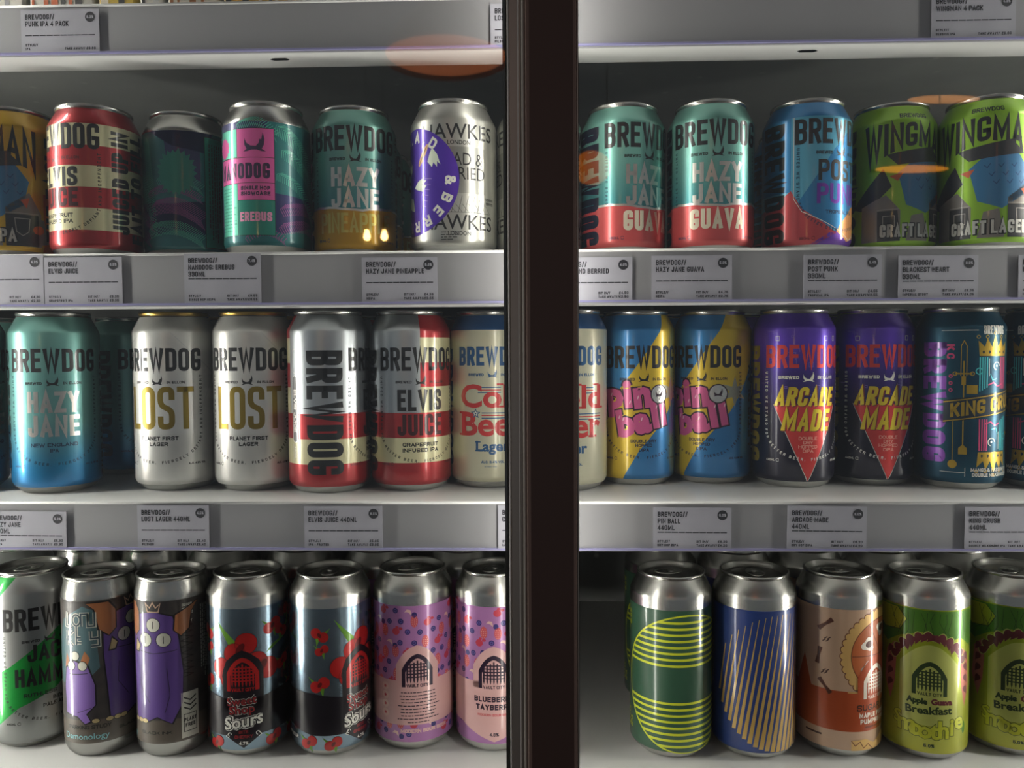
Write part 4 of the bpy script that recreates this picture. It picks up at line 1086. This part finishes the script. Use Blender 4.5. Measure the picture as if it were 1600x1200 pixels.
# lamps of the room, seen only as reflections in the glass
def mirror(px, py, depth):
    """where a thing must hang to be mirrored by the glass at this spot, at this apparent depth"""
    p = hit_y(px, py, depth); return Vector((p.x, 2*GLASSY - depth, p.z))
GLASSY = .497
def pendant(loc, r, label, c, s):
    o = empty('pendant_lamp', loc, label, 'lamp')
    bm = bmesh.new(); lathe(bm, [(r, 0), (r*.98, .02), (r*.8, .09), (r*.45, .15), (.03, .18), (.03, .22), (0, .22)], 40)
    obj('lamp_shade', bm, mat('shade_copper', (120, 60, 35), .6, .4), o, True)
    bm = bmesh.new(); lathe(bm, [(0, .015), (r*.97, .015)], 40); obj('diffuser', bm, emis('lamp_glow_'+str(s), c, s), o)
    bm = bmesh.new(); lathe(bm, [(.0015, .22), (.0015, CEIL-loc[2])], 8); obj('cord', bm, mat('cord_black', (15,15,15)), o)
pendant(mirror(697, 92, 2.4), .19, 'orange pendant lamp mirrored as a glowing ellipse in the left glass door', (255, 140, 80), 1.5)
def bulb(loc, label, rot=0):
    o = empty('hanging_bulb', loc, label, 'lamp', 'hanging bulbs')
    bm = bmesh.new(); lathe(bm, [(0,-.016),(.009,-.013),(.015,-.004),(.015,.006),(.010,.018),(.008,.03)], 20); obj('glass_globe', bm, emis('bulb_glow', (255, 200, 120), 60), o, True)
    bm = bmesh.new(); lathe(bm, [(.009,.03),(.009,.06),(.0015,.065),(.0015,CEIL-loc[2])], 12); obj('socket', bm, mat('cord_black', (15,15,15)), o)
bulb(mirror(573, 370, 3.3), 'warm bulb mirrored over the yellow foot of the two-tone green can, the left one')
bulb(mirror(600, 370, 3.3), 'warm bulb mirrored over the yellow foot of the two-tone green can, the right one')
def bar_lamp(loc, w, h, label, c, s):
    o = empty('bar_lamp', loc, label, 'lamp')
    box('housing', -w/2, w/2, -.06, 0, -h*.08, h*.08, mat('cord_black', (15,15,15)), o); bm = bmesh.new(); lathe(bm, [(h*.5*math.sin(PI*k/14), w*.48*math.cos(PI*k/14)) for k in range(15)], 20)
    for v in bm.verts: v.co = Vector((v.co.z, .005+v.co.y*.5, v.co.x))
    obj('diffuser', bm, emis('bar_glow'+str(s), c, s), o, True)
    for x in (-w*.4, w*.4): box('hanger', x-.002, x+.002, -.03, -.026, h/2+.02, CEIL-loc[2], mat('cord_black', (15,15,15)), o)

bar_lamp(mirror(1475, 155, 3.9), .36, .04, 'long warm lamp mirrored above the lime cans at the top right', (255, 175, 105), 4)
bar_lamp(mirror(1425, 264, 3.6), .34, .035, 'long amber lamp mirrored across the left lime can', (255, 160, 60), 5)
bar_lamp(mirror(925, 262, 3.0), .15, .13, 'small round amber lamp mirrored on the first salmon-footed can', (255, 140, 50), 2.2)

# ---------------------------------------------------------------- the refrigerator
ZB, ZT = EYE-1.25, EYE+.55
fr = empty('display_refrigerator', (0, .5, 0), 'tall two-door glass display refrigerator with dark brown centre post, lit from inside', 'refrigerator')
fr.location = (0, 0, 0)
inner = noisy('cabinet_lining', (92, 94, 92), (104, 106, 103), 9, .2, .45)
liner_back = noisy('cabinet_back', (66, 68, 67), (78, 80, 78), 7, .3, .5)
def speckle(m, c, scale, thr):
    nt = m.node_tree; b = nt.nodes['Principled BSDF']; old = b.inputs['Base Color'].links[0].from_socket
    tc = nt.nodes.new('ShaderNodeTexCoord'); v = nt.nodes.new('ShaderNodeTexVoronoi'); v.inputs['Scale'].default_value = scale
    nt.links.new(tc.outputs['Object'], v.inputs['Vector'])
    mr = nt.nodes.new('ShaderNodeMapRange'); mr.inputs['From Min'].default_value = thr; mr.inputs['From Max'].default_value = thr*.25
    nt.links.new(v.outputs['Distance'], mr.inputs['Value'])
    n = nt.nodes.new('ShaderNodeTexNoise'); n.inputs['Scale'].default_value = 14; nt.links.new(tc.outputs['Object'], n.inputs['Vector'])
    mu = nt.nodes.new('ShaderNodeMath'); mu.operation = 'MULTIPLY'; nt.links.new(mr.outputs[0], mu.inputs[0]); nt.links.new(n.outputs['Fac'], mu.inputs[1])
    mx = nt.nodes.new('ShaderNodeMix'); mx.data_type = 'RGBA'; nt.links.new(mu.outputs[0], mx.inputs['Factor']); nt.links.new(old, mx.inputs['A']); mx.inputs['B'].default_value = rgb(c)
    nt.links.new(mx.outputs['Result'], b.inputs['Base Color'])
speckle(liner_back, (190, 190, 185), 26, .13)
shellm = mat('cabinet_shell', (34, 26, 24), .3, .45)
box('back_panel', XL-.03, XR+.03, 1.02, 1.04, ZB, ZT, liner_back, fr)
box('side_panel', XL-.06, XL-.02, .50, 1.04, ZB, ZT, inner, fr); box('side_panel', XR+.02, XR+.06, .50, 1.04, ZB, ZT, inner, fr)
box('top_panel', XL-.06, XR+.06, .50, 1.04, ZT, ZT+.04, inner, fr); box('base_panel', XL-.06, XR+.06, .50, 1.04, ZB-.04, ZB, inner, fr)
box('plinth', XL-.06, XR+.06, .52, 1.04, 0, ZB-.04, shellm, fr); box('canopy', XL-.06, XR+.06, .47, 1.04, ZT+.04, ZT+.26, shellm, fr, .004)
# upright light strips at both sides and behind the centre post
def strip_light(x, sides, s, y=.524):
    o = box('light_strip', x-.009, x+.009, y-.008, y+.008, ZB+.03, ZT-.03, mat('strip_housing', (150,150,150), .8, .4), fr, .002)
    e = emis('strip_light_%d' % s, (255, 251, 242), s)
    for sd in sides:
        q = box('light_lens', x+sd*.0095, x+sd*.0115, y-.006, y+.006, ZB+.04, ZT-.04, e, o)
strip_light(XL-.005, (1,), STRIP_SIDE); strip_light(XR+.005, (-1,), STRIP_SIDE)
xmid = hit_y(852, 600, .545).x
strip_light(xmid, (1, -1), STRIP_MID, .553)
# doors
glass = bpy.data.materials.new('door_glass'); glass.use_nodes = True
nt = glass.node_tree; nt.nodes.clear()
out = nt.nodes.new('ShaderNodeOutputMaterial'); mx = nt.nodes.new('ShaderNodeMixShader'); tr = nt.nodes.new('ShaderNodeBsdfTransparent'); gl = nt.nodes.new('ShaderNodeBsdfGlossy')
tr.inputs[0].default_value = (.985, .99, .985, 1); gl.inputs['Roughness'].default_value = .02
lw = nt.nodes.new('ShaderNodeLayerWeight'); lw.inputs['Blend'].default_value = .5
pw = nt.nodes.new('ShaderNodeMath'); pw.operation = 'POWER'; pw.inputs[1].default_value = 5
ma = nt.nodes.new('ShaderNodeMath'); ma.operation = 'MULTIPLY_ADD'; ma.inputs[1].default_value = .5; ma.inputs[2].default_value = .045
nt.links.new(lw.outputs['Facing'], pw.inputs[0]); nt.links.new(pw.outputs[0], ma.inputs[0]); nt.links.new(ma.outputs[0], mx.inputs[0])
nt.links.new(tr.outputs[0], mx.inputs[1]); nt.links.new(gl.outputs[0], mx.inputs[2]); nt.links.new(mx.outputs[0], out.inputs[0])
def X(px, Y): return hit_y(px, 600, Y).x
brown = noisy('post_brown', (84, 62, 57), (92, 69, 62), 3, .1, .5, stretch=(1, 1, .2)); grey_al = mat('stile_grey', (178, 170, 162), .6, .42); glint_white = mat('stile_glint', (255, 252, 246), .0, .3); rubber = mat('gasket_black', (8, 8, 8), 0, .6)  # near-white colour paints in the light that the stile edges catch
dl = box('door', XL-.05, X(797, .495), .486, .504, ZB, ZB+.05, shellm, fr)
dr_ = box('door', X(903, .495), XR+.05, .486, .504, ZB, ZB+.05, shellm, fr)
box('glass_pane', XL-.04, X(792, .5), .4985, .5025, ZB, ZT, glass, dl); box('glass_pane', X(905, .5), XR+.04, .4985, .5025, ZB, ZT, glass, dr_)
for d, x0, x1 in ((dl, XL-.06, XL-.02), (dr_, XR+.02, XR+.06)): box('stile', x0, x1, .48, .505, ZB, ZT, grey_al, d, .002)
for d, x0, x1 in ((dl, XL-.05, X(797, .495)), (dr_, X(903, .495), XR+.05)): box('top_rail', x0, x1, .484, .505, ZT, ZT+.04, shellm, d, .002)
box('gasket', X(788.5, .512), X(799, .512), .506, .516, ZB, ZT, rubber, dl)
box('stile', X(796, .492), X(818, .492), .488, .5065, ZB, ZT, grey_al, dl, .0012)
box('edge_trim', X(795, .49), X(797.3, .49), .486, .5, ZB, ZT, glint_white, dl, .0003)
box('edge_trim', X(817, .49), X(822.5, .486), .482, .5, ZB, ZT, grey_al, dl, .0012)
box('edge_trim', X(810.5, .49), X(812.5, .49), .4868, .49, ZB, ZT, glint_white, dl, .0005)  # thin bright line, its glint put into the near-white colour
post = box('centre_post', X(822.5, .482), X(902, .482), .478, .516, ZB, ZT, brown, fr, .0025)
box('edge_trim', X(902, .482), X(903.6, .482), .4795, .5, ZB, ZT, grey_al, dr_)
box('gasket', X(899, .512), X(905, .512), .5166, .5175, ZB, ZT, rubber, dr_)
for hx, d in ((-.12, dl), (.16, dr_)):
    bm = bmesh.new(); bx(bm, hx-.008, hx+.008, .435, .45, EYE-1.0, EYE-.62); bx(bm, hx-.006, hx+.006, .45, .498, EYE-.98, EYE-.96); bx(bm, hx-.006, hx+.006, .45, .498, EYE-.66, EYE-.64)
    obj('handle', bm, grey_al, d, bevel=.003)

# ---------------------------------------------------------------- shelves
shelfm = noisy('shelf_white', (200, 201, 200), (208, 209, 207), 5, 0, .38)
railm = noisy('rail_grey', (148, 148, 151), (156, 156, 159), 5, 0, .5)
chan = mat('channel_plastic', (150, 148, 190), 0, .2)
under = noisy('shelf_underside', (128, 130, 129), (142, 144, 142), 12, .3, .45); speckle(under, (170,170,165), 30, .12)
SHN = ['top shelf', 'upper can shelf', 'middle can shelf', 'lowest can shelf']
def shelf(x0, x1, k, where):
    z = EYE + DECK[k]
    o = empty('shelf', ((x0+x1)/2, LIPY, z), 'white metal shelf with grey rail, %s, %s' % (SHN[k], where), 'shelf', 'shelves')
    a, b = x0-(x0+x1)/2, x1-(x0+x1)/2
    bm = bmesh.new(); bx(bm, a, b, .0006, .43, -.0012, 0, 0)
    obj('deck', bm, shelfm, o)
    box('deck_underside', a, b, .03, .43, -.010, -.0014, under, o)
    h = .036 if k in (0, 2) else .0385
    box('price_rail', a, b, 0, .0016, -h, .0004, railm, o, .0005)
    bm = bmesh.new(); lathe(bm, [(0,0),(.0011,0),(.0011,b-a),(0,b-a)], 10)
    for v in bm.verts: v.co = Vector((a+v.co.z, .0004+v.co.x, v.co.y+.0002))
    obj('lip_glint_bead', bm, shelfm, o, True)  # white bead added to give the lip's top edge a bright highlight line
    fl = box('flange', a, b, .0016, .030, -h, -h+.0012, shelfm, o)
    box('flange_return', a, b, .0288, .030, -h+.0012, -.010, under, o)
    box('channel', a, b, -.0016, 0, -h+.0010, -h+.0024, chan, o)
    box('channel_lip', a, b, -.0016, -.0012, -h+.0024, -h+.0034, chan, o) if 0 else None
    for px in ((437, 1262) if k == 0 else ((455, 1245) if k == 1 else ())):
        X0 = hit_y(px, 96 if k == 0 else 474, LIPY+.012).x - (x0+x1)/2
        if a < X0 < b:
            A = Art(); m = mat('slot_shade', (28, 30, 30), 0, .7); n = 9
            A.pts(m, 0, [(-7.5,0),(-5,1.6),(5,1.6),(7.5,0),(5,-1.6),(-5,-1.6)])  # flat dark shape, the shade inside the open slot put into colour
            me = A.mesh('slot', fmap=lambda u, v, L: Vector((X0+u/1000, .013+v/1000*1.4, -h-.0002)), fnorm=lambda u, v: Vector((0,0,-1)))
            link('mounting_slot', me, o)
    return o
for k in range(4):
    shelf(XL+.02, XM-.0015, k, 'left of the post'); shelf(XM+.0015, XR-.02, k, 'right of the post')

# ---------------------------------------------------------------- price labels
paper = noisy('label_paper', (164, 164, 174), (174, 174, 184), 40, 0, .6, bump=.05)
tink = mat('label_ink', (30, 30, 38), 0, .6)
def price(k, x0, x1, y0, lines, pct, style, sit, take, label, tilt=0.0):
    yt = LIPY-.0012; zt = EYE+DECK[k]
    p0 = hit_y(x0, y0, yt); p1 = hit_y(x1, y0, yt)
    h_rail = .036 if k in (0, 2) else .0385
    w = (p1.x-p0.x)*1000; ztop = min(p0.z, p1.z) if False else (p0.z+p1.z)/2; hh = (ztop-(zt-h_rail+.0014))*1000
    o = empty('price_label', ((p0.x+p1.x)/2, yt, ztop), label, 'price label', 'price labels on the shelf rails')
    o.rotation_euler = (0, R_(tilt), 0)
    box('paper', -w/2000, w/2000, 0, .0004, -hh/1000, 0, paper, o)
    a = Art(); L = 0; x = -w/2+3.2
    for i, t in enumerate(lines): a.txt(tink, L, t, x, -6.9-i*5.0, 3.7, None, .68, 1.42, al='l', gap=.42)
    yl = -18.8 if len(lines) < 4 else -20
    n = 10; W = w-6
    for i in range(n): a.rect(tink, L, x+W*i/n, yl, x+W*(i+.93)/n, yl+.75)
    y2 = -hh+6.0
    a.txt(tink, L, 'STYLE//', x, y2-.6, 1.8, None, .42, .74, al='l', gap=.3); a.txt(tink, L, style, x, y2-3.4, 1.8, None, .42, .74, al='l', gap=.3)
    if sit: a.txt(tink, L, 'SIT IN//', x+W*.56, y2-.6, 1.8, None, .42, .74, al='l', gap=.3); a.txt(tink, L, '$'+sit, x+W, y2-.6, 1.9, None, .42, .85, al='r', gap=.35)
    a.txt(tink, L, 'TAKE AWAY//', x+W*.56, y2-3.4, 1.8, None, .42, .74, al='l', gap=.3); a.txt(tink, L, '$'+take, x+W, y2-3.4, 1.9, None, .42, .85, al='r', gap=.35)
    a.ell(tink, L, x+W-3.7, -5.6, 3.7, n=28); a.txt(paper, 1, pct+'%', x+W-3.7, -6.5, 2.0, None, .42, .75, gap=.28)
    me = a.mesh('print', fmap=lambda u, v, L: Vector((u/1000, -.0001-.00005*L, v/1000)), fnorm=lambda u, v: Vector((0,-1,0)))
    link('print', me, o)
B = 'BREWDOG//'
price(0, 32, 154, 15, [B, 'PUNK IPA 4 PACK'], '5.2', 'IPA', None, '9.80', 'paper price label on the highest rail, at its far left end')
price(0, 766, 890, 5, [B, 'LOST LAGER 4 PACK'], '4.5', 'PILSNER', None, '9.80', 'paper price label on the highest rail, half hidden by the centre post')
price(0, 1456, 1588, -10, [B, 'WINGMAN 4 PACK'], '4.3', 'SESSION IPA', None, '9.60', 'paper price label on the highest rail, near its right end')
price(1, -55, 67, 398, [B, 'WINGMAN'], '4.3', 'SESSION IPA', '4.30', '2.50', 'paper price label cut by the left picture edge, on the rail under the yellow can')
price(1, 68.5, 190, 402, [B, 'ELVIS JUICE'], '6.5', 'GRAPEFRUIT IPA', '5.35', '3.35', 'paper price label on the rail under the short red and cream striped can')
price(1, 287, 407, 396, [B, 'NANODOG: EREBUS', '330ML'], '7.4', 'SINGLE HOP NEIPA', '8.55', '6.55', 'paper price label on the rail between the two patterned short cans')
price(1, 565, 683, 402, [B, 'HAZY JANE PINEAPPLE'], '5.0', 'NEIPA', '4.55', '2.55', 'paper price label on the rail under the green and yellow short can')
price(1, 868, 988, 402, ['HAWKES//', 'DEAD AND BERRIED'], '4.0', 'CIDER', '4.50', '2.50', 'paper price label on the upper can rail, its left end behind the centre post')
price(1, 1018, 1144, 399, [B, 'HAZY JANE GUAVA'], '5.0', 'NEIPA', '4.75', '2.75', 'paper price label on the rail below the pair of teal and salmon short cans')
price(1, 1256, 1378, 398, [B, 'POST PUNK', '330ML'], '5.4', 'TROPICAL IPA', '4.55', '2.55', 'paper price label on the rail under the blue and salmon short can')
price(1, 1404, 1529, 399, [B, 'BLACKEST HEART', '330ML'], '9.0', 'IMPERIAL STOUT', '6.05', '4.05', 'paper price label on the rail under the lime green short cans')
price(1, 1592, 1712, 398, [B, 'HOPPY POP'], '4.7', 'IPA', '4.55', '2.55', 'sliver of a paper price label at the right picture edge, upper can rail')
price(2, -17, 103, 799, [B, 'HAZY JANE', '440ML'], '5.0', 'NEIPA', '5.30', '3.30', 'paper price label on the rail under the tall teal can, at the far left', .4)
price(2, 214, 326, 790, [B, 'LOST LAGER 440ML'], '4.5', 'PILSNER', '5.40', '3.40', 'paper price label on the rail under the silver cans with gold lettering')
price(2, 475, 597, 791, [B, 'ELVIS JUICE 440ML'], '6.5', 'IPA - FRUITED', '5.95', '3.95', 'paper price label on the rail under the tall red striped cans')
price(2, 778, 898, 790, [B, 'COLD BEER 440ML'], '3.4', 'LAGER', '4.95', '2.95', 'paper price label on the middle rail, mostly hidden by the centre post')
price(2, 1021, 1143, 793, [B, 'PIN BALL', '440ML'], '8.0', 'DRY HOP DIPA', '6.20', '4.20', 'paper price label on the rail under the blue cans with pink bubble letters', .4)
price(2, 1231, 1355, 791, [B, 'ARCADE MADE', '440ML'], '8.0', 'DRY HOP DIPA', '6.20', '4.20', 'paper price label on the rail under the purple cans with red triangles', .6)
price(2, 1508, 1630, 792, [B, 'KING CRUSH', '440ML'], '8.0', 'DOUBLE MILKSHAKE IPA', '6.20', '4.20', 'paper price label on the rail under the dark teal cans with gold banners')

# ---------------------------------------------------------------- cans
def can_top(d, xc, ytop, beta, label, k=1, group=None, tab=None, y=None):
    kind = DESIGN[d][1]; H = side_profile(kind)[1]/1000
    if k == 1 and xc < 800: xc += (800-xc)*.012
    if y is None: px, py, a = solve(xc, ytop, DECK[k]+H, .027)
    else: a = az(xc, 500); px, py = y*math.tan(a), y
    if py < LIPY+.0365: t = (LIPY+.0365)/py; px, py = px*t, py*t
    QUEUE.append([d, px, py, k, beta, label, group, tab, side_profile(kind)[0]/1000])
def can_base(d, xc, ybase, beta, label, k=2, group=None, tab=None):
    px, py, a = solve(xc+(800-xc)*.011, ybase, DECK[k], .024)
    QUEUE.append([d, px, py, k, beta, label, group, tab, side_profile(DESIGN[d][1])[0]/1000])
def settle():
    """slide touching cans apart along their lines of sight, then build them all"""
    for _ in range(400):
        for i, p in enumerate(QUEUE):
            for q in QUEUE[i+1:]:
                if p[3] != q[3]: continue
                dx, dy = q[1]-p[1], q[2]-p[2]; d = math.hypot(dx, dy); g = p[8]+q[8]+.0008-d
                if g <= 0: continue
                far, near = (q, p) if dy > 0 else (p, q)
                back = abs(far[2]-near[2]) > .035
                t = 1+g*(1 if back else .5)/math.hypot(far[1], far[2]); far[1] *= t; far[2] *= t
                if back: continue
                t = max(1-g*.3/math.hypot(near[1], near[2]), (LIPY+.003+near[8])/near[2]); near[1] *= t; near[2] *= t
                s = .15*g*(1 if dx > 0 else -1); q[1] += s; p[1] -= s
    for d, x, y, k, beta, label, group, tab, r in QUEUE:
        make_can(d, (x, y, EYE+DECK[k]), R_(beta)-math.atan2(x, y), label, group, tab)
QUEUE = []
g1, g2, g3 = 'short cans on the upper can shelf', 'tall cans on the middle can shelf', 'tall cans on the lowest can shelf'
# upper shelf
can_top('yellow_ipa', 12, 166, -37, 'short yellow can with black lettering cut by the left picture edge', group=g1)
can_top('stripe_short', 145.5, 161, -55, 'short red and cream striped can, second from the left on the upper can shelf', group=g1)
can_top('hop_pattern', 277.5, 166, -163.6, 'short silver-shouldered can showing a dark teal patterned back, left of the pink-panelled one', group=g1)
can_top('hop_pattern', 412, 157.5, -16, 'short silver-shouldered can with pink and mint panels facing forward', group=g1)
can_top('pineapple', 549, 163, 1, 'short green can with a yellow foot, front of its column', group=g1)
can_top('silver_oval', 707.5, 153, 7, 'short silver can with a large purple round patch, left of the centre post', group=g1)
can_top('silver_oval', 843, 156, -95, 'short silver can almost hidden behind the centre post on the upper can shelf', group=g1)
can_top('guava', 972, 157, 37, 'short teal can with a salmon foot, nearest the centre post', group=g1)
can_top('guava', 1110.5, 153.5, 10, 'short teal can with a salmon foot, beside the blue can', group=g1)
can_top('postpunk', 1261, 153, 47, 'short sky blue can with salmon, orange and purple foot, in the front line', group=g1)
can_top('green_lager', 1398, 154, 30, 'lime green short can, left one of the pair', group=g1)
can_top('green_lager', 1535, 151, 3, 'lime green short can, right one of the pair, at the right picture edge', group=g1)
can_top('hop_pattern', 424, 205, 60, 'patterned short can hidden behind the pink-panelled can, silver rim showing', group=g1)
can_top('pineapple', 566, 205, 8, 'second short green can in the column behind the green and yellow one', group=g1)
can_top('pineapple', 590, 236, 8, 'third short green can in the column behind the green and yellow one', group=g1)
can_top('postpunk', 1236, 204, 40, 'short blue can behind the front blue and salmon one', group=g1)
# middle shelf
can_base('teal', -66, 770, 30, 'tall teal can cut off by the left picture edge, middle can shelf', group=g2)
can_base('teal', 84.5, 770, -4, 'tall teal to blue can with silver two-line lettering, front line, far left', group=g2)
can_base('gold_lost', 273, 766, -25, 'tall silver can with gold lettering and gold rim, left one of the pair', group=g2)
can_base('gold_lost', 397, 766.5, -10, 'tall silver can with gold lettering and gold rim, right one, beside the striped can', group=g2)
can_base('stripe_tall', 517, 769, 87, 'tall silver, red and cream can with black vertical lettering facing forward', group=g2)
can_base('stripe_tall', 642, 768, 14, 'tall silver, red and cream can with black horizontal lettering facing forward', group=g2)
can_base('cream_lager', 765, 766, 4, 'tall cream can with blue shoulder, left of the centre post', group=g2)
can_base('cream_lager', 884, 766, 5, 'tall cream can with blue shoulder, right of the centre post', group=g2)
can_base('pinball', 996, 757.5, 12, 'tall blue and yellow can with pink bubble letters, left one of the pair', group=g2)
can_base('pinball', 1115, 757, -14, 'tall blue and yellow can with pink bubble letters, right one of the pair', group=g2)
can_base('arcade', 1241, 761, 21, 'tall purple can with red triangle and yellow slanted letters, left one of the pair', group=g2)
can_base('arcade', 1370.5, 761, 24, 'tall purple can with red triangle and yellow slanted letters, right one of the pair', group=g2)
can_base('king', 1498, 762, 47, 'tall dark teal can with purple vertical letters and golden crown, in full view', group=g2)
can_base('king', 1636, 764, -15, 'tall dark teal can cut off by the right picture edge', group=g2)
# second line on the middle shelf
for d, xc, beta, lab in (('teal', 2, 20, 'tall teal can in the second line behind the leftmost teal cans'),
    ('teal', 199, 45, 'tall teal can in the second line, in the gap before the silver and gold cans'),
    ('gold_lost', 318, 0, 'tall silver and gold can in the second line, behind the silver and gold pair'),
    ('gold_lost', 432, 0, 'tall silver and gold can in the second line, behind the right silver and gold can'),
    ('stripe_tall', 556, 30, 'tall striped can in the second line, between the two front striped cans'),
    ('stripe_tall', 668, 0, 'tall striped can in the second line, left of the cream can'),
    ('cream_lager', 778, 0, 'tall cream can in the second line, left of the centre post'),
    ('cream_lager', 932, 0, 'tall cream can in the second line, right of the centre post'),
    ('pinball', 1052, 0, 'tall blue and yellow can in the second line, behind the bubble-letter pair'),
    ('arcade', 1180, 20, 'tall purple can in the second line, left of the front purple cans'),
    ('arcade', 1312, 20, 'tall purple can in the second line, between the front purple cans'),
    ('king', 1436, 40, 'tall dark teal can in the second line, behind the golden crown can'),
    ('king', 1562, 40, 'tall dark teal can in the second line, near the right picture edge')):
    can_top(d, xc, 0, beta, lab, k=2, y=.735, group=g2)
# lowest shelf
can_top('green_silver', 50, 893, 20, 'tall silver and green can at the far left of the lowest can shelf', k=3, group=g3, tab=R_(150))
can_top('monster', 156, 902, -35, 'slim can with purple cartoon monsters and white scribbled letters', k=3, group=g3, tab=R_(110))
can_top('monster', 269, 902, -114, 'slim can with one three-eyed purple monster turned to the front', k=3, group=g3, tab=R_(100))
can_top('cherry', 387, 901.5, -10, 'tall silver can with cherries and white script letters on black', k=3, group=g3, tab=R_(105))
can_top('cherry', 516, 901, 42, 'tall silver can with cherries, its white small print turned to the left', k=3, group=g3, tab=R_(180))
can_top('pink_berry', 645, 895.5, -175, 'tall lilac berry-patterned can showing its small print panel', k=3, group=g3, tab=R_(120))
can_top('pink_berry', 773, 897, -2, 'tall lilac berry-patterned can showing its front, against the centre post', k=3, group=g3, tab=R_(150))
can_top('dark_green', 1048, 902, 25, 'tall dark green can with yellow curved lines', k=3, group=g3, tab=R_(95))
can_top('blue_lines', 1178, 902, 42, 'tall navy can with slanting gold lines', k=3, group=g3, tab=R_(180))
can_top('pumpkin', 1310, 899.5, 57, 'tall rust and beige can with a pie drawing', k=3, group=g3, tab=R_(80))
can_top('smoothie', 1444, 901, 9, 'tall lime smoothie can, left one of the pair', k=3, group=g3, tab=R_(75))
can_top('smoothie', 1578, 897, 14, 'tall lime smoothie can cut by the right picture edge', k=3, group=g3, tab=R_(140))
for d, xc, beta, lab in (('green_silver', 10, 20, 'tall silver and green can in the second line of the lowest can shelf'),
    ('monster', 130, 0, 'slim can in the second line behind the white scribble can'), ('monster', 232, 0, 'slim can in the second line between the monster cans'),
    ('cherry', 343, 0, 'tall cherry can in the second line, left of the front cherry cans'), ('cherry', 466, 0, 'tall cherry can in the second line, between the front cherry cans'),
    ('pink_berry', 588, 0, 'tall lilac can in the second line, left of the front lilac cans'), ('pink_berry', 718, 0, 'tall lilac can in the second line, between the front lilac cans'),
    ('dark_green', 1036, 25, 'tall dark green can in the second line behind the yellow-lined can'), ('blue_lines', 1146, 20, 'tall navy can in the second line behind the gold-lined can'),
    ('pumpkin', 1262, 20, 'tall rust can in the second line behind the pie can'), ('pumpkin', 1378, 20, 'tall rust can in the second line, left of the lime smoothie pair'),
    ('smoothie', 1498, 0, 'tall lime can in the second line between the smoothie pair')):
    can_top(d, xc, 0, beta, lab, k=3, y=.722, group=g3)

settle()

# ---------------------------------------------------------------- boxed packs on the top shelf
packs = [(-20, 40, (205,203,190), (150,150,150)), (44, 150, (190,188,175), (190,95,50)), (152, 214, (200,170,60), (225,215,190)), (216, 258, (215,212,200), (205,205,200)),
         (260, 345, (205,200,185), (150,95,45)), (347, 468, (190,150,60), (215,205,180)), (470, 512, (190,190,180), (160,160,150)), (514, 640, (190,150,40), (60,90,110)), (644, 780, (190,190,185), (60,60,60))]
for i, (x0, x1, c1, c2) in enumerate(packs):
    a0, a1 = hit_y(x0, 10, .60).x, hit_y(x1, 10, .60).x; w = a1-a0-.002
    nm = ('left end of the top shelf', 'second from the left on the top shelf', 'third from the left on the top shelf', 'fourth from the left on the top shelf', 'fifth from the left on the top shelf', 'sixth from the left on the top shelf', 'seventh from the left on the top shelf', 'eighth from the left on the top shelf', 'nearest the centre post on the top shelf')[i]
    o = empty('drinks_multipack', ((a0+a1)/2, .60, EYE+DECK[0]), 'printed cardboard multipack, %s, only its foot in view' % nm, 'pack', 'multipacks on the top shelf')
    box('carton', -w/2, w/2, 0, .12, 0, .125, mat('carton_%d' % i, c1, 0, .5), o, .002)
    A = Art(); m2 = mat('carton_print_%d' % i, c2, 0, .5); m3 = mat('carton_dark', (60,58,55), 0, .5); rnd = random.Random(i); x = -w*500+2
    while x < w*500-5:
        ww = rnd.uniform(1.5, 6); A.rect(rnd.choice((m2, m2, m3)), 0, x, rnd.choice((1, 3, 8)), x+ww, rnd.uniform(30, 90)); x += ww+rnd.uniform(2, 9)
    me = A.mesh('print', fmap=lambda u, v, L: Vector((u/1000, -.0003, v/1000)), fnorm=lambda u, v: Vector((0,-1,0)))
    link('carton_print', me, o)
